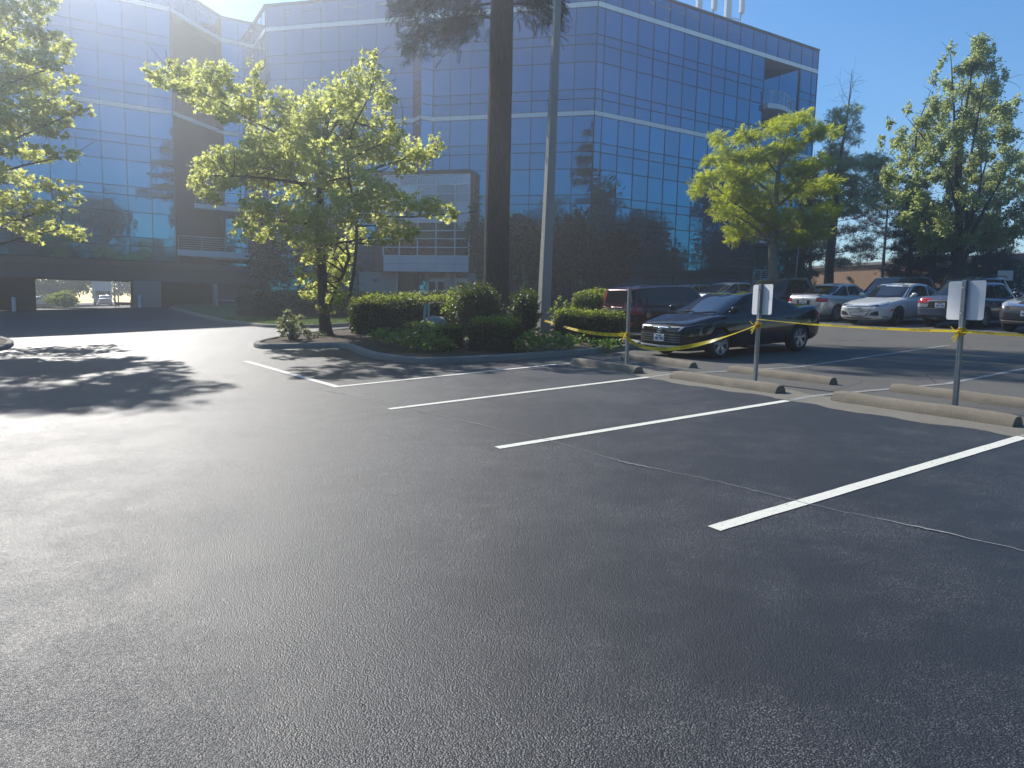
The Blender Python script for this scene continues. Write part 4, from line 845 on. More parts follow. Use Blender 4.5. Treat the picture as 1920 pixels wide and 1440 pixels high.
def tree_from(name, label, base, group, clumps, trunk, limbs, leafm, barkm, dens, size, templ, up=.3, droop=0, cat='tree', shell=.55, twigs=True):
    """clumps/trunk/limbs in metres relative to base"""
    root = thing(name, label, cat, base, group); b = MB()
    b.tube([p[:3] for p in trunk], [p[3] for p in trunk], 12)
    for a, c, r0, r1 in limbs: 
        p = limb(b, a, c, r0, r1)
        if twigs:
            for q in p[3:]:
                for _ in range(2):
                    e = q+Vector((random.gauss(0, .45), random.gauss(0, .45), random.gauss(.15, .35))); limb(b, q, e, r1*.9, .006, seg=3, n=4)
    b.build('trunk', barkm, root, smooth=True)
    pts, od = clump_pts(clumps, dens, shell); leaf_object('crown', root, pts, size, templ, leafm, up, droop, od)
    return root
def px_clumps(L, D, base, thick=1.0):
    """crown clumps measured off the photograph (centre x, y, half width, half height in its pixels, extra depth in m), given real depth"""
    out = []
    for e in L:
        px, py, rw, rh = e[:4]; dd = e[4] if len(e) > 4 and e[4] is not None else random.uniform(-1.6, 1.6)
        p = at(px, py, D+dd)-np.array(base); k = (D+dd)/F_PX; out.append((p[0], p[1], p[2], rw*k*.95, rw*k*.95*thick, rh*k*.95, e[5] if len(e) > 5 else 1))
    return out
def rel(px, py, D, base): return tuple(at(px, py, D)-np.array(base))

# the young oak on the island point
bO = (6.08, 20.05, gz(6.08, 20.05)+.1); DO = 20.3
oak = [(305, 138, 30, 16, -.8), (345, 132, 34, 18), (395, 142, 36, 24), (430, 165, 30, 18), (300, 152, 16, 10), (350, 165, 40, 16), (400, 185, 40, 20), (455, 205, 40, 18, .3), (420, 215, 24, 12), (478, 155, 18, 32), (465, 190, 24, 20), (520, 205, 30, 28), (565, 215, 40, 32), (610, 200, 40, 34), (640, 180, 34, 30), (668, 165, 22, 30), (692, 140, 20, 32), (705, 118, 10, 18), (715, 170, 22, 34), (730, 205, 14, 22), (660, 210, 34, 26), (705, 235, 20, 24, .2, .6),
 (510, 260, 40, 28), (560, 262, 44, 30), (610, 255, 44, 32), (655, 255, 40, 30), (480, 285, 40, 26), (440, 298, 40, 22), (405, 300, 30, 18), (380, 322, 28, 18), (362, 332, 16, 14), (420, 335, 36, 20), (470, 320, 40, 26), (520, 310, 46, 28), (570, 310, 46, 28, .5, .8), (625, 300, 44, 30), (680, 285, 40, 28), (720, 275, 36, 28), (745, 255, 24, 26), (770, 285, 34, 26), (800, 290, 26, 18), (822, 272, 16, 20), (755, 310, 30, 18, 0, .6),
 (372, 355, 22, 14), (395, 365, 20, 12), (500, 350, 36, 24, 1, .7), (545, 355, 36, 22, 1, .6), (600, 345, 34, 22, -1, .6), (650, 345, 40, 24), (700, 350, 40, 22), (740, 372, 40, 20), (790, 385, 36, 18), (835, 398, 22, 12), (855, 402, 10, 8), (640, 390, 42, 26), (690, 395, 36, 24), (590, 395, 36, 26), (545, 395, 30, 24), (505, 400, 30, 22), (470, 400, 26, 22), (455, 430, 20, 18), (490, 440, 24, 16), (740, 425, 30, 20), (765, 440, 24, 14), (715, 445, 22, 12), (660, 440, 34, 22, 1, .7), (610, 440, 34, 24), (565, 435, 30, 22), (530, 440, 22, 14), (590, 480, 30, 18), (640, 480, 26, 18, .5, .7), (625, 515, 26, 20, .4), (575, 522, 18, 14), (600, 545, 26, 14), (575, 555, 14, 10), (635, 555, 20, 20), (610, 575, 16, 12, 0, .6)]
oak = [(e[0]+random.uniform(-5, 5), e[1]+random.uniform(-4, 4), e[2]*1.12, e[3]*1.3)+tuple(e[4:]) for e in oak]; cl = px_clumps(oak, DO, bO); r = lambda x, y, dd=0: rel(x, y, DO+dd, bO)
tree_from('oak_tree', 'young yellow-green oak with a crooked spreading crown on the kerbed island point', bO, None, cl, [(*r(613, 650), .40), (*r(612, 636), .27), (*r(611, 622), .20), (*r(607, 590), .155), (*r(603, 500), .14), (*r(600, 420), .125), (*r(600, 340), .11), (*r(604, 280), .085), (*r(615, 220), .05), (*r(625, 190), .02)],
 [(r(600, 420), r(480, 395, .5), .05, .014), (r(600, 350), r(375, 330, -.6), .06, .014), (r(602, 300), r(440, 210, .8), .055, .014), (r(470, 225, .6), r(310, 140, -.6), .03, .010), (r(604, 280), r(475, 160, .2), .04, .010), (r(600, 400), r(645, 470, -.5), .04, .02), (r(655, 560, -.3), r(655, 340, -.4), .045, .04), (r(655, 340, -.4), r(665, 230, -.2), .04, .03), (r(665, 230, -.2), r(702, 115), .03, .008), (r(608, 590), r(655, 480, -.4), .06, .045), (r(600, 350), r(820, 280, .5), .06, .012), (r(602, 345), r(720, 320, -.4), .045, .012), (r(655, 400, -.4), r(850, 400, .3), .04, .010), (r(602, 460), r(745, 435, .4), .04, .012), (r(603, 270), r(655, 180, -.6), .045, .012), (r(604, 260), r(560, 220, .6), .04, .012), (r(604, 530), r(575, 550, .2), .02, .008), (r(602, 380), r(510, 300, 1.0), .04, .012), (r(655, 300, -.4), r(750, 260, -.8), .035, .012), (r(606, 520), r(640, 550, .1), .02, .008)],
 MAT['leafA'], MAT['barkd'], 1400, .142, 'star', .25, .25)
# the tall fir in the planting bed: only its trunk and lowest boughs show
bF = (13.9, 23.8, gz(13.9, 23.8)+.1)
fir = thing('fir_tree', 'tall fir with thick dark furrowed trunk rising out of the shrubs past the roofline', 'tree', bF); b = MB()
b.tube([(0, 0, -.2), (0, 0, .3), (-.02, 0, 1.2), (-.03, .02, 4), (0, .05, 9), (.05, .08, 15), (.05, .05, 21), (0, 0, 27)], [.72, .58, .51, .475, .455, .40, .24, .03], 28)
fp = []; fo = []
def bough(z, ang, L, dens=1., drop=.25):
    d = Vector((math.cos(ang), math.sin(ang), 0)); p0 = Vector((0, 0, z)); pts = []
    for i in range(8):
        t = i/7; pts.append(p0+d*L*t+Vector((0, 0, .10*L*math.sin(PI*t*.7)-drop*L*t*t)))
    b.tube(pts, [.055*(1-.85*i/7)+.006 for i in range(8)], 6)
    sd = Vector((-d.y, d.x, 0))
    for i in range(int(L*46*dens)):
        t = .22+.78*random.random()**.8; k = min(6, int(t*7)); q = pts[k].lerp(pts[k+1], t*7-k); w_ = (1.05-t)*L*.30+.15; h = abs(random.gauss(0, .45))
        fp.append(q+sd*random.uniform(-w_, w_)+Vector((0, 0, -h*.9+.1))); fo.append((d*.5+sd*random.uniform(-.5, .5)))
def ang_of(px, D=27): 
    q = at(px, 100, D)-np.array(bF); return math.atan2(q[1], q[0])
left = math.atan2(math.cos(PI/2-YAW+PI/2)*0+.85, -.52)
bough(11.3, math.radians(148), 3.6, 2.6, .32); bough(12.2, math.radians(160), 3.4, 2.2, .34); bough(11.9, math.radians(120), 2.6, 2.2, .3); bough(12.9, math.radians(140), 4.2, 2.0, .3); bough(11.8, math.radians(-35), 2.2, 1.6, .25); bough(12.6, math.radians(-20), 2.4, 1.6, .3); bough(12.3, math.radians(-75), 1.7, 1.2, .35)
for i in range(64):
    z = 13.1+i*.205; a = i*2.399+random.uniform(-.3, .3); rt_ = math.cos(a+.553); L = (.36 if rt_ > .35 and z < 18 else 1)*max(.7, 7.2*(1-(z-13)/14.5)**.7)*random.uniform(.75, 1.1); bough(z, a, L, 1.5, .02)
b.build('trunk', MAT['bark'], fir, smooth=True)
leaf_object('crown', fir, np.array([tuple(p) for p in fp]), .38, 'spray', MAT['needle'], .2, .45, np.array([tuple(p) for p in fo]))
# right-hand trees
def gbase(px, D, dz=0): p = at(px, 560, D); return (p[0], p[1], gz(p[0], p[1])+dz)
bL = gbase(1449, 33); DL = 33
loc = [(1470, 232, 34, 16), (1505, 222, 30, 14), (1440, 242, 30, 14), (1395, 255, 40, 14), (1350, 262, 22, 14), (1520, 248, 36, 20), (1560, 240, 20, 14), (1480, 270, 50, 22), (1420, 285, 46, 20), (1362, 290, 34, 16), (1335, 300, 18, 12), (1330, 330, 28, 16), (1305, 345, 16, 10), (1370, 325, 44, 20), (1430, 320, 50, 22), (1490, 315, 46, 22), (1535, 300, 40, 22), (1345, 362, 36, 16), (1310, 360, 18, 10), (1395, 362, 46, 22), (1450, 365, 52, 26), (1505, 355, 44, 24), (1550, 345, 36, 24), (1360, 395, 38, 16), (1340, 388, 20, 10), (1410, 402, 46, 22), (1465, 410, 46, 26), (1520, 400, 40, 26), (1555, 395, 30, 22), (1380, 425, 30, 16), (1425, 435, 36, 18), (1480, 445, 40, 20), (1530, 438, 30, 22), (1375, 445, 14, 10)]
q = lambda x, y, dd=0: rel(x, y, DL+dd, bL)
tree_from('locust_tree', 'bright yellow-green layered tree in front of the glass corner behind the black sedan', bL, None, px_clumps([(a_, b_+random.uniform(-5, 5), c_*.62, d_*.72, None) if k_ == 0 else (a_+random.uniform(-c_*.6, c_*.6), b_+random.uniform(-8, 14), c_*.55, d_*.6, None) for a_, b_, c_, d_ in loc for k_ in (0, 1)], DL, bL, 1.15), [(*q(1449, 575), .30), (*q(1449, 545), .24), (*q(1449, 500), .21), (*q(1449, 450), .19), (*q(1452, 400), .15), (*q(1460, 320), .10), (*q(1475, 250), .03)],
 [(q(1449, 470), q(1350, 390, .5), .08, .02), (q(1449, 455), q(1390, 430, -1), .06, .015), (q(1450, 440), q(1540, 400, .6), .09, .02), (q(1450, 425), q(1330, 340, -.6), .08, .015), (q(1453, 390), q(1540, 310, -1), .08, .015), (q(1455, 370), q(1350, 280, 1), .07, .012), (q(1460, 330), q(1400, 258, -.5), .05, .012), (q(1462, 310), q(1520, 245, .8), .05, .012), (q(1450, 430), q(1480, 440, -1.8), .06, .015), (q(1452, 400), q(1440, 360, -2.), .06, .012)],
 MAT['leafB'], MAT['barkp'], 1300, .25, 'feather', .35, .35)
bP = gbase(1797, 35); DP = 35
pop = []
for y, x0, x1 in ((85, 1828, 1840), (110, 1815, 1850), (135, 1790, 1862), (165, 1775, 1880), (195, 1745, 1890), (225, 1730, 1900), (255, 1690, 1912), (285, 1672, 1925), (315, 1665, 1930), (345, 1660, 1940), (375, 1668, 1945), (405, 1685, 1945), (432, 1700, 1930), (455, 1730, 1900)):
    n = max(2, int((x1-x0)/17))
    for i in range(n):
        x = x0+(x1-x0)*(i+.5)/n+random.uniform(-9, 9); pop.append((x, y+random.uniform(-14, 14), random.uniform(12, 20), random.uniform(14, 26), random.gauss(0, (x1-x0)*.0075), random.uniform(.55, 1.15)))
for x, y in ((1783, 95), (1765, 120), (1750, 150), (1700, 205), (1668, 235), (1655, 270), (1885, 140), (1905, 190), (1858, 95)): pop.append((x, y, 8, 18, random.uniform(-1, 1), .8))
q2 = lambda x, y, dd=0: rel(x, y, DP+dd, bP)
lm = [(q2(1797, 480), q2(1834, 75), .16, .012), (q2(1797, 475), q2(1783, 105, -1), .15, .012), (q2(1795, 470), q2(1745, 170, 1), .12, .012), (q2(1795, 470), q2(1700, 220, -.6), .11, .012), (q2(1797, 478), q2(1885, 150, .8), .13, .012), (q2(1798, 480), q2(1915, 270, -.5), .10, .012), (q2(1796, 482), q2(1672, 290, .8), .10, .012), (q2(1796, 470), q2(1810, 120, 2), .12, .012), (q2(1797, 470), q2(1850, 130, -2), .12, .012), (q2(1797, 490), q2(1900, 400, -1), .10, .012), (q2(1796, 490), q2(1690, 390, 1), .09, .012), (q2(1797, 470), q2(1760, 300, -2.5), .1, .012), (q2(1797, 470), q2(1840, 300, -2.5), .1, .012), (q2(1797, 470), q2(1860, 260, 2.5), .1, .012), (q2(1797, 505), q2(1845, 440, .3), .12, .03)]
tree_from('poplar_tree', 'tall upright grey-green tree with airy top at the right of the lot', bP, None, px_clumps(pop, DP, bP), [(*q2(1797, 585), .42), (*q2(1797, 545), .35), (*q2(1797, 510), .31), (*q2(1797, 470), .27)], lm, MAT['leafC'], MAT['barkd'], 3000, .118, 'oval', .1, .2, shell=.8)
# thinner tree with bare leader between them
bT = gbase(1560, 44); DT = 44; q3 = lambda x, y, dd=0: rel(x, y, DT+dd, bT)
th = [(1580, 215, 28, 14), (1600, 205, 16, 10), (1560, 235, 24, 12), (1595, 240, 22, 18), (1565, 262, 22, 10), (1600, 265, 14, 8), (1560, 285, 26, 10), (1640, 300, 36, 12), (1600, 305, 36, 16), (1650, 325, 30, 14), (1570, 330, 30, 18), (1610, 345, 36, 20), (1650, 360, 26, 14), (1575, 375, 30, 20), (1615, 385, 30, 16), (1640, 305, 30, 10)]
tree_from('thin_tree', 'open tree with a bare twiggy leader, between the bright locust and tall right tree', bT, None, px_clumps(th, DT, bT), [(*q3(1556, 560), .22), (*q3(1558, 450), .17), (*q3(1570, 330), .11), (*q3(1590, 210), .05), (*q3(1598, 130), .012)],
 [(q3(1565, 380), q3(1645, 300), .07, .015), (q3(1570, 340), q3(1560, 240, 1), .05, .012), (q3(1580, 270), q3(1612, 205), .04, .012), (q3(1590, 200), q3(1600, 135), .02, .006), (q3(1592, 190), q3(1575, 150), .012, .005), (q3(1594, 170), q3(1608, 145), .01, .004), (q3(1565, 400), q3(1660, 330, -1), .07, .015), (q3(1590, 215), q3(1575, 180), .012, .005), (q3(1560, 280), q3(1520, 230), .02, .006)], MAT['leafC'], MAT['barkd'], 1000, .24, 'feather', .3, .3)
# dark pines by the brick building
def pine(px, D, ytop, ycr, ysp, lab, grp='dark pines before the brick wall', lean=0, n=16, name='pine_tree'):
    bs = gbase(px, D); k = D/F_PX; ht = at(px, ytop, D)[2]-bs[2]; zc = at(px, ycr, D)[2]-bs[2]; root = thing(name, lab, 'tree', bs, grp); b = MB()
    b.tube([(0, 0, -.1), (0, 0, .4), (lean*.3, 0, ht*.5), (lean, 0, ht)], [.24, .19, .13, .03], 10); pts = []
    for i in range(n):
        z = zc+(ht-zc)*(i+.3)/n; a = i*2.4+random.uniform(-.5, .5); L = ysp*k*(1-.65*((z-zc)/(ht-zc))**1.4)*random.uniform(.6, 1.1)
        e = Vector((math.cos(a)*L+lean*z/ht, math.sin(a)*L, z+L*.10)); p = limb(b, (lean*z/ht, 0, z-.1), e, .04, .01, seg=4, n=5)
        for q_ in p[2:]:
            for _ in range(26): pts.append(q_+Vector((random.gauss(0, .32), random.gauss(0, .32), random.gauss(.06, .14)))*(D/48))
    b.build('trunk', MAT['barkd'], root, smooth=True); leaf_object('crown', root, np.array([tuple(p) for p in pts]), .26*D/48, 'tuft', MAT['pine'], .5); return root
pine(1515, 70, 330, 520, 40, 'slim dark pine nearest the building end, trunk in front of brick wall', n=12)
pine(1545, 72, 300, 505, 60, 'dark pine with straight trunk, left one of the close pair before the brick wall', n=16)
pine(1556, 70, 290, 500, 66, 'leaning dark pine, right one of the close pair before the brick wall', lean=.5, n=18)
pine(1651, 74, 330, 515, 75, 'lone dark pine standing free before the sunny middle of the brick wall', n=20)
pine(1700, 46, 370, 545, 62, 'dense low dark pine left of the tall right tree trunk', n=34)
pine(1745, 45, 390, 550, 62, 'dense low dark pine crowding the tall right tree trunk', n=36)
pine(1850, 46, 430, 545, 50, 'dense dark evergreen right of the tall right tree trunk', n=30)
pine(1495, 46, 330, 540, 34, 'dark conifer squeezed between locust trunk and building end', n=22)
# the sunlit tree by the left kerb, and the shrub trees in front of the glass
bW = (-3.6, 27.6, gz(-3.6, 27.6)+.1); DW = (np.array(bW)-CAM) @ RC[2]; q4 = lambda x, y, dd=0: rel(x, y, DW+dd, bW)
lt = [(60, 60, 40, 24), (100, 80, 30, 20), (20, 90, 40, 26), (70, 110, 44, 24), (120, 100, 22, 20), (30, 140, 44, 26), (85, 150, 40, 24), (130, 150, 18, 16), (20, 190, 46, 26), (70, 195, 44, 26), (115, 200, 30, 20), (150, 205, 22, 14), (30, 235, 46, 24), (85, 240, 38, 20), (120, 225, 24, 14), (-20, 150, 50, 40), (-30, 220, 50, 40), (-20, 80, 50, 40), (60, 290, 50, 12), (100, 282, 34, 10), (140, 288, 22, 10), (15, 275, 40, 20), (70, 20, 30, 30), (100, -20, 30, 30), (40, -40, 50, 40), (-10, 10, 50, 40), (-70, 160, 50, 50), (-70, 60, 50, 50), (-60, 260, 50, 30), (20, 330, 36, 16, 1, .7), (-30, 320, 50, 24), (60, 345, 30, 14, 1, .7), (110, 350, 34, 12, .5, .7), (30, 375, 40, 18, 0, .7), (-30, 380, 50, 24), (90, 390, 40, 14, 0, .7), (140, 375, 26, 10, 0, .7), (20, 420, 40, 18, 0, .7), (120, 430, 40, 12, .5, .7), (60, 440, 34, 16, 0, .6), (150, 440, 26, 12, .5, .6), (-40, -60, 60, 50), (-90, -40, 60, 50), (10, -110, 60, 50), (-60, -130, 50, 40), (-120, 100, 50, 60), (-110, 200, 50, 50)]
tree_from('maple_tree', 'large leafy tree at the left edge beside the kerb, washed pale by the sun', bW, None, px_clumps(lt, DW, bW, 1.2), [(0, 0, -.1, .34), (0, 0, .4, .24), (.05, 0, 3, .2), (0, .1, 6, .16), (.1, 0, 9, .09), (.3, 0, 11, .03)],
 [((0, 0, 2.2), q4(110, 430), .07, .015), ((0, 0, 3.2), q4(130, 370), .07, .015), ((0, 0, 4), q4(140, 290), .07, .015), ((0, .1, 5), q4(140, 210), .06, .015), ((0, .1, 6.5), q4(120, 120), .06, .012), ((0, .1, 3.6), q4(-60, 300), .07, .015), ((0, 0, 7), q4(40, 60), .06, .012), ((0, 0, 5), q4(-80, 180), .06, .015), ((.1, 0, 8), q4(-90, 0), .06, .012), ((.1, 0, 9), q4(20, -100), .06, .012)], MAT['leafA'], MAT['barkd'], 900, .17, 'star', .25, .25)
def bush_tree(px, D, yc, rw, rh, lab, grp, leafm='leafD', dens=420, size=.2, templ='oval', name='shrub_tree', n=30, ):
    bs = gbase(px, D); k = D/F_PX; cl = []
    for i in range(n):
        u = unit(1)[0]; s = random.uniform(.35, .8); cl.append((px+u[0]*rw*.75, yc+u[2]*rh*.75, rw*random.uniform(.28, .45), rh*random.uniform(.25, .42), u[1]*rw*k*.6, 1))
    q_ = lambda x, y, dd=0: rel(x, y, D+dd, bs)
    return tree_from(name, lab, bs, grp, px_clumps(cl, D, bs), [(0, 0, -.1, .16), (0, 0, .5, .13), (*q_(px, yc+rh*.3), .09), (*q_(px, yc-rh*.5), .03)], [(q_(px, yc+rh*.4), q_(px+s_*rw*.6, yc-rh*.2, random.uniform(-1, 1)), .06, .015) for s_ in (-1, 1, .4, -.4)], MAT[leafm], MAT['barkd'], dens, size, templ, .2, .1)
G2 = 'dark shrub trees in the shade of the glass front'  # dark leaf colour carries building shade and dark reflections in the glass
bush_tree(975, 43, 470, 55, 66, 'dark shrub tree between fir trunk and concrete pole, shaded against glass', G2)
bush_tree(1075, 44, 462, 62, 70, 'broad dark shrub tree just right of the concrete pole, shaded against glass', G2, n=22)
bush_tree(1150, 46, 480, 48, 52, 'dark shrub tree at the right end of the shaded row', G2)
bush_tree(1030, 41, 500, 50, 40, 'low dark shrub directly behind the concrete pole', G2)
bush_tree(898, 47, 440, 24, 95, 'narrow leafy tree added for the reflection between entrance tower and fir trunk', None, 'hedge', 300, .18)  # solid tree added in place of a tree reflection in the glass
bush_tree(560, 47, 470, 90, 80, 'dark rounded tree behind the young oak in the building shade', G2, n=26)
# clipped hedges and loose shrubs
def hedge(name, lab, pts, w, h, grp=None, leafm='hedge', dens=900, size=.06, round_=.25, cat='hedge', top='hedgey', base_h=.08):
    """a clipped hedge along pts (xy): dark inside, many small leaves over a softly bulging surface"""
    pts = [np.array(p, float) for p in pts]; x0 = pts[0]; bs = (x0[0], x0[1], gz(*x0)+base_h); root = thing(name, lab, cat, bs, grp)
    L = sum(np.linalg.norm(b_-a_) for a_, b_ in zip(pts[:-1], pts[1:])); n = max(2, int(L/.3)); C = [np.array(resample([(*p, 0) for p in pts], n+1)[i])[:2] for i in range(n+1)]
    def sect(i, t, s=1.):                                  # t: 0..1 around from one foot over the top to the other
        p = C[i]; d = C[min(i+1, n)]-C[max(i-1, 0)]; d /= np.linalg.norm(d)+1e-9; nn = np.array([-d[1], d[0]]); a = PI*t
        ee = min(1, (min(i, n-i)/n*L+.02)/max(.05, round_*1.6)); e = .55+.45*math.sqrt(max(0, 1-(1-ee)**2))
        c_, s_ = math.cos(a), math.sin(a); yy = math.copysign(abs(c_)**(2/6), c_)*w/2*e*s; zz = abs(s_)**(2/5)*h*(.75+.25*e)*s
        bmp = 1+.05*math.sin(i*1.7+t*9)+.04*math.sin(i*.6+t*21)
        q_ = p+nn*yy*bmp; return np.array([q_[0]-bs[0], q_[1]-bs[1], gz(*p)+base_h-bs[2]+zz*bmp])
    b = MB(); b.grid([[tuple(sect(i, t, .88)) for t in np.linspace(0, 1, 15)] for i in range(n+1)])
    for i in (0, n): b.add([tuple(sect(i, t, .88)) for t in np.linspace(0, 1, 15)], [tuple(range(15))])
    b.build('inside', MAT['hull'], root, smooth=True)
    m = int(dens*L*(w+2*h)); P = []; T_ = []
    for _ in range(m):
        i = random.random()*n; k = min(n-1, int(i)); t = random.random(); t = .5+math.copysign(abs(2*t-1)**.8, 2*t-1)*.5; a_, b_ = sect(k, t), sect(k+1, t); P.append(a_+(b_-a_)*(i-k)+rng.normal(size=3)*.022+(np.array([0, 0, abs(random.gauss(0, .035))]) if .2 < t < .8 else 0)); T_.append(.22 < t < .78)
    for e_ in (0, n):
        for _ in range(int(dens*w*h*.9)):
            q_ = sect(e_, random.random())-sect(e_, .5)*np.array([1, 1, 0])-np.array([0, 0, 0]); P.append(sect(e_, .5)*np.array([1, 1, 0])+np.array([q_[0]*random.random(), q_[1]*random.random(), q_[2]*random.random()**.5])+rng.normal(size=3)*.02); T_.append(False)
    P = np.array(P); T_ = np.array(T_)
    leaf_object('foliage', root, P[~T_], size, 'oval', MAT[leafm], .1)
    if T_.any(): leaf_object('top_foliage', root, P[T_], size, 'oval', MAT[top], .5)  # brighter leaf colour paints sunlight on the clipped top
    return root
def shrub(name, lab, c, r, grp=None, leafm='hedge', dens=700, size=.07, cat='shrub', lumps=14, templ='oval', stems=True, up=.3, hull=True):
    """a loose shrub: stems, lumps of leaves, dark inside"""
    x, y = c; rx, ry, h = r; bs = (x, y, gz(x, y)+.08); root = thing(name, lab, cat, bs, grp); b = MB(); cl = []
    for i in range(lumps):
        u = unit(1)[0]; u[2] = abs(u[2]); s = random.uniform(.45, .72); cl.append((u[0]*rx*s, u[1]*ry*s, h*.32+u[2]*h*s*.62, rx*random.uniform(.32, .46), ry*random.uniform(.32, .46), h*random.uniform(.2, .32)))
        if stems: limb(b, (u[0]*.08*rx, u[1]*.08*ry, -.05), cl[-1][:3], .022, .006, seg=4, n=5)
    if hull:
        M_ = Matrix.Translation((0, 0, h*.36)) @ Matrix.Diagonal((rx*.6, ry*.6, h*.38, 1)); b.lathe([(0, -1), (.6, -.8), (1, 0), (.8, .6), (.45, .9), (0, 1)], 14, M=M_)
    b.build('stems', MAT['hull'] if hull else MAT['twig'], root, smooth=True)
    pts, od = clump_pts(cl, dens*(4 if hull else 2.2), .4); k_ = pts[:, 2] > 0; pts, od = pts[k_], od[k_]; leaf_object('foliage', root, pts, size, templ, MAT[leafm], up, 0, od); return root
def gp(px, py):                                            # where a sight line meets the ground
    d = ray(px, py)
    for t in np.arange(1, 150, .05):
        P = CAM+t*d
        if P[2] < gz(P[0], P[1]): return P
A2 = lambda px, D: tuple(at(px, 600, D)[:2])
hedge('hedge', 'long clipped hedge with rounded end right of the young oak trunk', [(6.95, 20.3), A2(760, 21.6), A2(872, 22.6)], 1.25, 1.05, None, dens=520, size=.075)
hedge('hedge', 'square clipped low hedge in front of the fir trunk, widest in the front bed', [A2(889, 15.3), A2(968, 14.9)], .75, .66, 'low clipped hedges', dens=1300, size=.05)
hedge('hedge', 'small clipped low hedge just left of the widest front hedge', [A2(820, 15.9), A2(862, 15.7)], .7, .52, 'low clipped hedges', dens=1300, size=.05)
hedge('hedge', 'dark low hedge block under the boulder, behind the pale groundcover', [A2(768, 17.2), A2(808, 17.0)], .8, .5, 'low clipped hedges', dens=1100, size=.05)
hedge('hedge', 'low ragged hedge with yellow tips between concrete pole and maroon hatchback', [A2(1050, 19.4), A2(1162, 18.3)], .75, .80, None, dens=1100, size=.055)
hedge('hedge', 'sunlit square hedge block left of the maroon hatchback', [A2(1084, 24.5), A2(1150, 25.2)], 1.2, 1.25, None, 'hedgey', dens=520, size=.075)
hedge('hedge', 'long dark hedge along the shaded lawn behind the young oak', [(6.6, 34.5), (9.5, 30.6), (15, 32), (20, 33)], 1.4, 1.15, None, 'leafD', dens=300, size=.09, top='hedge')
shrub('round_shrub', 'big domed shrub in front of the fir trunk base', A2(893, 20.6), (.88, .8, 1.62), dens=620, size=.075, lumps=30)
shrub('round_shrub', 'dark upright shrub between fir trunk and concrete pole', A2(981, 19.6), (.62, .6, 1.55), dens=520, size=.07, lumps=22)
shrub('loose_shrub', 'loose light green shrub at the right end of the long hedge', A2(852, 21.0), (.42, .42, 1.5), leafm='hedgey', dens=480, size=.08, lumps=16, hull=False)
shrub('loose_shrub', 'sparse yellow-tipped shrub just right of the concrete pole', A2(1047, 21.5), (.38, .4, 1.25), leafm='hedgey', dens=380, size=.085, lumps=10, hull=False)
shrub('leafy_plant', 'pale stemmy plant standing alone at the tip of the oak island', gp(547, 643)[:2], (.45, .42, .80), leafm='rhodo', dens=300, size=.14, lumps=16, hull=False, cat='plant')
gcv = 'bright leafy groundcover along the kerb'
for px, D, r_, lab in ((752, 15.6, (.42, .4, .42), 'bright leafy groundcover clump nearest the kerb corner'), (790, 15.1, (.45, .35, .50), 'bright leafy groundcover clump under the small clipped hedge, trailing over the kerb'), (822, 14.7, (.3, .3, .36), 'little bright groundcover clump between two low hedges'), (1003, 14.6, (.36, .32, .42), 'bright groundcover clump right of the widest front hedge'), (1040, 15.0, (.42, .36, .46), 'bright groundcover clump at the foot of the concrete pole'), (1128, 16.0, (.42, .36, .24), 'bright groundcover clump under the yellow tape'), (720, 16.9, (.35, .35, .36), 'dim groundcover clump in the shade at the left kerb bend'), (1075, 16.9, (.4, .3, .22), 'low groundcover clump under the ragged hedge')):
    shrub('groundcover', lab, A2(px, D), (r_[0]*1.35, r_[1]*1.3, r_[2]*1.25), gcv, 'ivy', 330, .10, 'groundcover', 16, hull=False, stems=False)
shrub('groundcover', 'small grey-green mat of groundcover beside the oak trunk', gp(590, 640)[:2], (.6, .4, .22), gcv, 'hedge', 500, .05, 'groundcover', 10, hull=False)
shrub('round_shrub', 'round clipped bush in the sun beyond the passage', (-1.2, 104), (2.3, 2.0, 2.2), None, 'hedgey', 40, .22, lumps=30)
bx = 'shade shrubs along the foot of the glass'
for i, (px, D, r_, lab) in enumerate(((1010, 40, (1.2, 1, 1.9), 'dark shrub left of the hedge block, low against the glass'), (1110, 41, (1.3, 1, 1.8), 'pale-flecked dark shrub above the maroon hatchback roof'), (1215, 43, (1.2, 1, 1.3), 'low dark shrub behind the maroon hatchback roof end'), (1290, 46, (1.3, 1, 1.3), 'low dark shrub at the right of the glass foot'))):
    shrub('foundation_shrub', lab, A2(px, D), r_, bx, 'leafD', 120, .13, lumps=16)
# lawn blades
P = []
while len(P) < 9000:
    x, y = random.uniform(5, 14), random.uniform(23.5, 33)
    if inside((x, y), lawn_in): P.append((x, y, gz(x, y)+.11))
o = leaf_object('lawn_grass', None, P, .09, 'tuft', MAT['grass'], 1.2); tag(o, kind='stuff')
# boulder and the two short posts in the bed
b = MB(); M_ = Matrix.Translation((*A2(815, 18.6), gz(*A2(815, 18.6))+.36)); bm = bmesh.new(); bmesh.ops.create_icosphere(bm, subdivisions=4, radius=1)
from mathutils import noise as mnoise
for v in bm.verts: v.co = v.co*(1+.28*mnoise.noise(v.co*1.6)+.08*mnoise.noise(v.co*5)); v.co.x *= .42; v.co.y *= .30; v.co.z *= .30
b.add([M_ @ v.co for v in bm.verts], [tuple(v.index for v in f.verts) for f in bm.faces]); bm.free(); tag(b.build('boulder', MAT['rock'], smooth=True), 'pale flat boulder lying in front of the long hedge', 'boulder')
for px, lab in ((796.5, 'left one of two short faded green posts before the long hedge'), (803.5, 'right one of two short faded green posts before the long hedge')):
    x, y = A2(px, 18.2); b = MB(); b.tube([(x, y, gz(x, y)), (x, y, gz(x, y)+.85), (x+.005, y, gz(x, y)+1.0)], [.035, .035, .028], 10); tag(b.build('short_post', MAT['green'], smooth=True, auto=40), lab, 'post', 'short green posts')
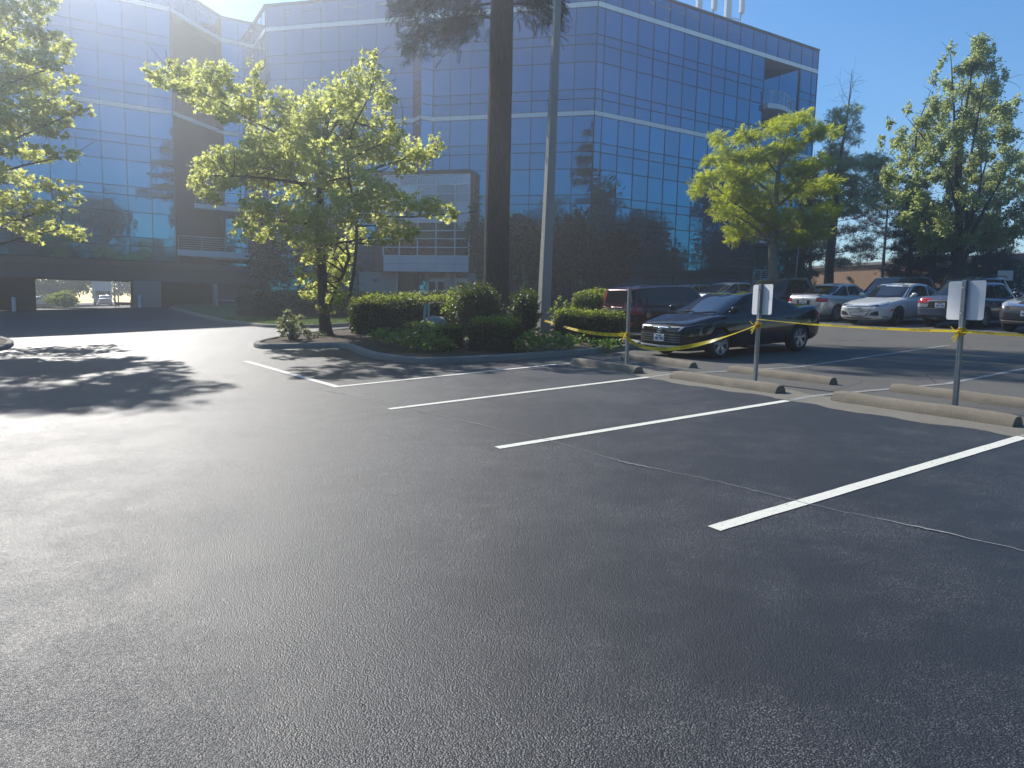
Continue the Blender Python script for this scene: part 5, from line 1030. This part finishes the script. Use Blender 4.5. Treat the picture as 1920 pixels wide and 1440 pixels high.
# ------------------------------------------------------------------ concrete light pole
x, y = 12.7, 18.75; pole = thing('light_pole', 'square tapered concrete pole standing in the shrubs with tape tied round it', 'pole', (x, y, gz(x, y)))
b = MB(); H_ = 14.5; hw = lambda z: .174-.0078*z; lean = Vector((.16, -.13, 0)); ang = math.radians(-9)
def pc(z, i, k=1.): 
    a = ang+PI/4+i*PI/2; return lean*(z/H_*1.15)+Vector((math.cos(a)*hw(z)*1.414*k, math.sin(a)*hw(z)*1.414*k, z))
for z0, z1 in zip(lin(-.1, H_, 1.2)[:-1], lin(-.1, H_, 1.2)[1:]): b.add([pc(z0, i) for i in range(4)]+[pc(z1, i) for i in range(4)], [(i, (i+1) % 4, 4+(i+1) % 4, 4+i) for i in range(4)])
b.add([pc(H_, i) for i in range(4)], [(0, 1, 2, 3)]); o = b.build('shaft', MAT['pole'], pole); bmh = bmesh.new(); bmh.from_mesh(o.data); bmesh.ops.remove_doubles(bmh, verts=bmh.verts, dist=.001); bmh.to_mesh(o.data); bmh.free()
bv_ = o.modifiers.new('e', 'BEVEL'); bv_.width = .022; bv_.segments = 2; bv_.limit_method = 'ANGLE'; bv_.angle_limit = math.radians(40)
# numbers up the lit face
fa = ang+PI; fn = Vector((math.cos(fa), math.sin(fa), 0)); fd = Vector((0, 0, 1)).cross(fn)
for z, ch in ((3.18, '0'), (3.05, '0'), (2.92, '0'), (2.66, '4'), (2.56, '5')):
    vs, fs = text_mesh(ch, .17); c0 = lean*(z/H_*1.15)+fn*(hw(z)+.004); b = MB(); b.add([c0+fd*v[0]+Vector((0, 0, z+v[1])) for v in vs], fs); b.build('painted_number', MAT['white'], pole, fixn=False)
# ------------------------------------------------------------------ wheel stops
def wheel_stop(x, y, L, lab, rz=0):
    root_z = gz(x, y); b = MB(); n = 22; P = []
    prof = [(-.17, 0), (-.155, .05), (-.095, .11), (-.04, .128), (.05, .128), (.10, .108), (.15, .05), (.165, 0)]
    for i in range(n+1):
        s = -L/2+L*i/n; e = 1-.10*max(0, (abs(s)/(L/2)-.93)/.07); P.append([(px_*.72+random.gauss(0, .004), s, gz(x, y+s)-root_z-.01+pz*e+random.gauss(0, .0025)+.004*math.sin(s*5+x*9+y)) for px_, pz in prof])
    b.grid(P); b.add(P[0], [tuple(range(8))]); b.add(P[-1], [tuple(range(8))[::-1]])
    o = b.build('wheel_stop', MAT['stop'], smooth=True, auto=38); o.location = (x, y, root_z); o.rotation_euler[2] = rz; return tag(o, lab, 'wheel stop', 'worn concrete wheel stops')
wheel_stop(8.0, 9.80, 1.75, 'worn concrete wheel stop on the near side, before the post without sign', .02)
wheel_stop(8.12, 7.18, 1.95, 'worn concrete wheel stop on the near side, in front of the smaller sign post', .03)
wheel_stop(8.28, 4.42, 2.05, 'worn concrete wheel stop on the near side, in front of the larger sign post', .02)
wheel_stop(9.62, 10.2, 1.9, 'worn concrete wheel stop directly under the black sedan nose', .02)
wheel_stop(9.85, 7.55, 1.95, 'shaded concrete wheel stop beyond the smaller sign post', .03)
wheel_stop(10.05, 4.75, 1.95, 'worn concrete wheel stop on the far side of the larger sign post', .03)
wheel_stop(8.3, 1.75, 1.9, 'worn concrete wheel stop in the empty stall next past the larger sign')
# ------------------------------------------------------------------ sign posts
def sign_post(x, y, h, lab, plate_=None, lean=(0, 0)):
    root = thing('sign_post', lab, 'sign post', (x, y, gz(x, y)), 'perforated steel sign posts', rz=-.2); b = MB(); w = .024
    top = Vector((lean[0], lean[1], h)); ax = top.normalized(); bx_ = Vector((1, 0, 0)); bx_ = (bx_-ax*bx_.dot(ax)).normalized(); by = ax.cross(bx_)
    q_ = lambda s, u, v: ax*s+bx_*u+by*v
    b.add([q_(s, u*w, v*w) for s in (-.1, h) for u, v in ((-1, -1), (1, -1), (1, 1), (-1, 1))], [(0, 1, 5, 4), (1, 2, 6, 5), (2, 3, 7, 6), (3, 0, 4, 7), (4, 5, 6, 7)], 0)
    s = .03
    while s < h-.01:
        for nn_, tt in ((bx_, by), (by, bx_)):
            for sg in (1, -1): b.add([ax*s+nn_*sg*(w+.0012)+tt*.0062*math.cos(k*PI/4)+ax*.0062*math.sin(k*PI/4) for k in range(8)], [tuple(range(8))], 1)
        s += .0254
    b.build('post', [MAT['steel'], MAT['hole']], root)
    if plate_:
        pw, ph, zc, dy = plate_; bmx = bmesh.new(); c_ = []
        for sx, sy, a0 in ((1, 1, 0), (-1, 1, PI/2), (-1, -1, PI), (1, -1, 1.5*PI)):
            for k in range(6): a = a0+PI/2*k/5; c_.append(((pw/2-.03)*sx+.03*math.cos(a), (ph/2-.03)*sy+.03*math.sin(a)))
        m_ = MB(); n = len(c_); m_.add([ax*(zc+v)+by*(u+dy)+bx_*(w+.002+t) for t in (0, .0025) for u, v in c_], [tuple(range(n)), tuple(range(n, 2*n))[::-1]]+[(i, (i+1) % n, n+(i+1) % n, n+i) for i in range(n)]); m_.build('sign_plate', MAT['sign'], root)
        k = MB()
        for v in (-ph*.33, ph*.33): k.lathe([(0, -.012), (.011, -.012), (.012, -.004), (.012, 0)], 8, M=Matrix.Translation(ax*(zc+v)-bx_*(w)) @ Matrix.Rotation(PI/2, 4, 'Y'))
        k.build('bolt', MAT['bolt'], root)
    return root
sign_post(8.43, 9.72, 1.42, 'bare perforated steel post without a sign before the black sedan', None, (0, .012))
sign_post(8.86, 7.22, 1.50, 'perforated steel post with the smaller blank sign back against the black sedan', (.445, .455, 1.265, -.02), (.01, .01))
sign_post(9.15, 4.44, 1.55, 'perforated steel post with the larger blank sign back before the slate blue sedan', (.48, .47, 1.305, -.005), (.0, .012))
sign_post(9.3, 1.6, 1.5, 'perforated steel post at the end of the tape, in the stall past the larger sign', (.46, .46, 1.28, 0))
# ------------------------------------------------------------------ yellow caution tape
def tape(lab, A, B, sag, tw, wd=.066, text=True, skew=.5):
    A, B = Vector(A), Vector(B); n = 60; pts = []
    for i in range(n+1):
        t = i/n; tt = t**(math.log(.5)/math.log(skew)); pts.append(A.lerp(B, t)-Vector((0, 0, sag*4*tt*(1-tt))))
    root = thing('caution_tape', lab, 'tape', A, 'yellow tape runs'); d0 = (B-A).normalized(); hz = Vector((-d0.y, d0.x, 0)).normalized()
    fr = []
    for i, p in enumerate(pts):
        a = tw(i/n); fr.append(Vector((0, 0, 1))*math.cos(a)+hz*math.sin(a))
    b = MB(); b.grid([[tuple(p-A+f*wd*s) for s in (-.5, -.17, .17, .5)] for p, f in zip(pts, fr)]); b.build('band', MAT['tape'], root, smooth=True)
    if text:
        vs, fs = text_mesh('CAUTION', .054); k = MB(); L = (B-A).length; s = .25
        while s < L-.2:
            V = []
            for vx, vy, _ in vs:
                u = max(0, min(.9999, (s-vx if hz.dot(Vector(CAM)-A) > 0 else s+vx)/L))*n; i = int(u); f = u-i; p = pts[i].lerp(pts[i+1], f); g = fr[i].lerp(fr[i+1], f); nn_ = (pts[i+1]-pts[i]).cross(g).normalized()
                if nn_.dot(Vector(CAM)-p) < 0: nn_ = -nn_
                V.append(p-A+g*vy+nn_*.003)
            k.add(V, fs); s += .52
        k.build('lettering', MAT['ink'], root, fixn=False)
    return root
def pz(x, y, h): return (x, y, gz(x, y)+h)
def onpost(x, y, px, py): q_ = ray(px, py); D = ((np.array([x, y])-CAM[:2]) @ RC[2][:2])/(q_ @ RC[2] - q_[2]*RC[2][2]+1e-9); t = np.linalg.norm(np.array([x, y]))/np.linalg.norm(q_[:2]); return (x, y, float(CAM[2]+t*q_[2]))
T0 = onpost(12.62, 18.6, 1022, 601); T1 = onpost(8.40, 9.72, 1168, 627); T2 = onpost(8.83, 7.22, 1413, 609); T2b = onpost(8.83, 7.22, 1413, 598); T3 = onpost(9.12, 4.44, 1797, 621); T4 = (9.27, 1.6, T3[2]+.02)
tape('yellow tape sagging from the concrete pole to the bare post', T0, T1, .10, lambda t: .35+.5*math.sin(t*5), skew=.62)
tape('yellow tape drooping across the black sedan bumper', T1, T2, .30, lambda t: .95-.75*math.sin(PI*min(1, t*1.25))+.2*math.sin(t*9), skew=.36)
tape('yellow tape stretched from the smaller sign post to the larger one', T2b, T3, .03, lambda t: 1.32-.35*t+.10*math.sin(t*14), .058)
tape('yellow tape running from the larger sign post out past the right edge', T3, T4, .035, lambda t: .95+.2*math.sin(t*7), .06)
def knot(lab, c, r=.034):
    root = thing('tape_knot', lab, 'tape', c, 'knots of yellow tape'); b = MB()
    for dz, rr in ((0, r), (.03, r*.98), (-.035, r)): b.tube([(rr*1.25*math.cos(a), rr*1.25*math.sin(a), dz+.012*math.sin(a*2+dz*50)) for a in np.linspace(0, 2*PI, 17)], .009, 6, cap=False)
    b.build('wrap', MAT['tape'], root, smooth=True); k = MB()
    for dx, dy, dz in ((-.05, .07, -.10), (-.06, .04, -.14), (-.05, .09, .05)):
        k.grid([[(-r+dx*t, dy*t+s_*.011, dz*t*t+.01*math.sin(t*7)) for s_ in (-1, 1)] for t in np.linspace(0, 1, 6)])
    k.build('tail', MAT['tape'], root, smooth=True)
knot('knot of yellow tape with loose tails on the smaller sign post', (T2[0]+.03, T2[1], T2[2])); knot('turn of yellow tape round the bare post', (T1[0]+.03, T1[1], T1[2]), .03); knot('turn of yellow tape round the larger sign post', (T3[0]+.03, T3[1], T3[2]), .03)
x_, y_, z_ = T0; b = MB(); c0 = lean*((z_-gz(12.7, 18.75))/H_*1.15)+Vector((12.7, 18.75, z_)); b.grid([[tuple(c0+Vector((pc(1, i % 4).x-lean.x*1.15/H_, pc(1, i % 4).y-lean.y*1.15/H_, 0))*1.02+Vector((0, 0, dz))) for dz in (-.04, .04)] for i in range(5)]); tag(b.build('tape_wrap', MAT['tape']), 'band of yellow tape wrapped round the concrete pole', 'tape', 'knots of yellow tape')
# ------------------------------------------------------------------ things near the building
def small_sign(x, y, w, h, z, lab, mat='white', cat='sign'):
    root = thing('small_sign', lab, cat, (x, y, gz(x, y))); b = MB(); b.tube([(0, 0, 0), (0, 0, z+h/2)], .02, 6); b.build('stake', MAT['steel'], root); b = MB(); b.box((0, 0, z), (w, .02, h), rz=-.5); o = b.build('sign_board', MAT[mat], root); o.location = (-.02, -.03, 0)
x, y = A2(548, 41); small_sign(x, y, .5, .62, at(548, 565, 41)[2]-gz(x, y), 'small white sign on a stake behind the shaded hedge')
x, y = A2(693, 43); small_sign(x, y, .45, .6, at(693, 557, 43)[2]-gz(x, y), 'small white sign on a stake left of the entrance wall')
x, y = A2(1876, 40); small_sign(x, y, .9, .55, at(1876, 517, 40)[2]-gz(x, y), 'pale sign board standing behind the wagon with roof rails')
def rail(lab, pts, name='handrail'):
    root = thing(name, lab, 'handrail', pts[0], 'handrails by the shaded steps'); p0 = Vector(pts[0]); b = MB(); b.tube([Vector(p)-p0 for p in pts], .03, 6); b.build('top_rail', MAT['rail'], root, smooth=True); b = MB()
    for p in (pts[0], pts[-1]): q_ = Vector(p)-p0; b.tube([q_, q_-Vector((0, 0, 1.0))], .025, 6)
    b.build('upright', MAT['rail'], root)
rail('level handrail at the corner of the shaded hedge, right of the pale column', [tuple(at(407, 563, 50)), tuple(at(425, 563, 50)), tuple(at(443, 564, 50))])
rail('sloping handrail up the shaded steps, lower one', [tuple(at(446, 568, 51)), tuple(at(466, 554, 52))]); rail('sloping handrail up the shaded steps, upper one', [tuple(at(474, 545, 52)), tuple(at(490, 543, 53))])
rail('sloping handrail beside the entrance wall, left of the tower doors', [tuple(at(720, 561, 48)), tuple(at(737, 549.5, 49))])
for px, Y, lab in ((25.5, 61, 'pale bollard at the far left under the shaded beam'), (262, 62.5, 'pale bollard right of the passage opening')):
    d_ = ray(px, 560); t_ = Y/d_[1]; x = t_*d_[0]; b = MB(); b.lathe([(.13, 0), (.13, .92), (.10, 1.0), (0, 1.02)], 14); o = b.build('bollard', MAT['white'], smooth=True, auto=40); o.location = (x, Y, gz(x, Y)); tag(o, lab, 'bollard', 'pale bollards under the building')
d_ = ray(231, 577); t_ = 87/d_[1]; x = t_*d_[0]; br = thing('traffic_barricade', 'orange and white barricade in the passage mouth', 'barricade', (x, 87, gz(x, 87)))
b = MB(); b.box((0, 0, .42), (1.5, .05, .3)); p_ = b.build('board', MAT['white'], br); b = MB()
for k in (-.5, 0, .5): b.box((k, -.028, .42), (.22, .012, .3))
b.build('stripe', MAT['orange'], p_); b = MB()
for k in (-.7, .7): b.bar((k, -.25, 0), (k, 0, .9), .05, .05); b.bar((k, .25, 0), (k, 0, .9), .05, .05)
b.build('leg', MAT['orange'], br)
b = MB(); b.box((0, 90.2, gz(0, 90)+.08), (22, .3, .16)); tag(b.build('passage_kerb', MAT['kerb']), kind='structure')
b = MB(); b.box((0, 109, gz(0, 109)+.15), (40, .35, .3)); tag(b.build('far_passage_kerb', MAT['kerb']), kind='structure')
for px, Y, lab in ((222, 100, 'thin pale pole beyond the passage, nearer the barricade'),):
    d_ = ray(px, 560); t_ = Y/d_[1]; x = t_*d_[0]; b = MB(); b.tube([(x, Y, gz(x, Y)), (x, Y, gz(x, Y)+5)], .08, 8); tag(b.build('thin_pole', MAT['white'], smooth=True), lab, 'pole')
G3 = 'trees beyond the passage'
bush_tree(100, 110, 505, 90, 60, 'broad leafy tree beyond the passage, left of the box truck', G3, 'hedge', 70, .5, n=22); bush_tree(215, 125, 500, 80, 60, 'leafy tree beyond the passage, behind the box truck', G3, 'hedge', 70, .5, n=22)
# brick building at the right and the flat dark one beside it
z0 = vplane(1600, 489.5, (72, 0), 90)[2]; br = thing('brick_building', 'low tan brick building with tree shadows on its sunny side', 'building', (72, 30, gz(72, 30)), rz=-.2)
zb = gz(72, 30); b = MB(); b.box((14, 13, (z0-zb)/2-.4), (28, 36, z0-zb+.4)); b.build('wall', MAT['brick'], br)
b = MB(); b.box((14, 13, z0-zb-.12), (28.5, 36.5, .3)); b.build('roof_edge', MAT['soffit'], br)
for k in (20, 12, 4):
    b = MB(); b.box((-.12, k, z0-zb-1.6), (.22, .3, .35)); b.build('wall_lamp', MAT['roofdark'], br)
c0 = at(1905, 505, 58); fb = thing('flat_roof_building', 'dark low building with a flat overhanging roof at the far right', 'building', (c0[0], c0[1], gz(c0[0], c0[1])))
h_ = at(1905, 478, 58)[2]-gz(c0[0], c0[1]); b = MB(); b.box((5, -8, h_/2), (10, 20, h_)); b.build('wall', MAT['cpanel'], fb); b = MB(); b.box((5, -8, h_-.35), (12, 22, .7)); b.build('roof', MAT['roofdark'], fb)
bush_tree(1912, 46, 520, 30, 34, 'small rounded tree at the right edge before the flat dark building', None, 'hedge', 300, .16)
b = MB(); x, y = A2(1484, 40); b.tube([(x, y, gz(x, y)), (x+.15, y-.1, gz(x, y)+4.4)], [.035, .02], 6); tag(b.build('thin_mast', MAT['steel'], smooth=True), 'thin grey mast standing before the dark building end', 'mast')
# tall trees across the lot and behind the photographer, which the glass mirrors
proto = [bush_tree(960, 60, 330, 150, 230, 'tall dark tree out on the other side of the lot, mirrored in the glass', 'trees mirrored in the glass', 'leafD', 60, .45, n=34, name='mirrored_tree') for _ in range(2)]
spots = [(62, -20, .85), (74, -14, 1.0), (86, -6, 1.05), (97, -16, .95), (110, -8, 1.1), (122, 2, 1.0), (52, -30, .9), (-34, 16, .8), (-44, 4, 1.0), (-40, -10, .95), (-58, 12, 1.1), (-52, -24, 1.05), (-30, -14, .75), (-12, -34, 1.0), (2, -42, 1.15), (14, -34, .9), (-4, -22, .8), (26, -44, 1.1), (-24, -38, 1.15), (38, -36, .95), (-62, 30, 1.0), (58, -8, .95), (66, -5, 1.1), (80, -20, 1.15), (92, -26, 1.2), (104, 0, 1.15), (116, -14, 1.2), (-38, 24, .95), (-48, 18, 1.1), (-36, -2, 1.0), (-46, -14, 1.15), (-56, 2, 1.2), (-26, -28, 1.0), (-66, 18, 1.25), (130, -4, 1.2)]
for i, (x, y, s_) in enumerate(spots):
    o = proto[i] if i < 2 else copy_tree(proto[i % 2]); o.matrix_world = Matrix.Translation((x, y, gz(x, y))) @ Matrix.Rotation(i*1.3, 4, 'Z') @ Matrix.Diagonal((s_, s_, s_*(.9+.2*math.sin(i*2)), 1))
# ------------------------------------------------------------------ added haze box in place of veiling lens glare
HAZE = True
if HAZE:
    m, nt_, out = nmat('glare_haze'); pv = nt_.nodes.new('ShaderNodeVolumePrincipled'); pv.inputs['Color'].default_value = (.86, .93, 1, 1); pv.inputs['Density'].default_value = .0031; pv.inputs['Anisotropy'].default_value = .72
    nt_.links.new(pv.outputs[0], out.inputs['Volume'])
    b = MB(); b.box((0, 30, 12.25), (320, 320, 34.5)); h = b.build('added_haze', m); tag(h, kind='stuff')
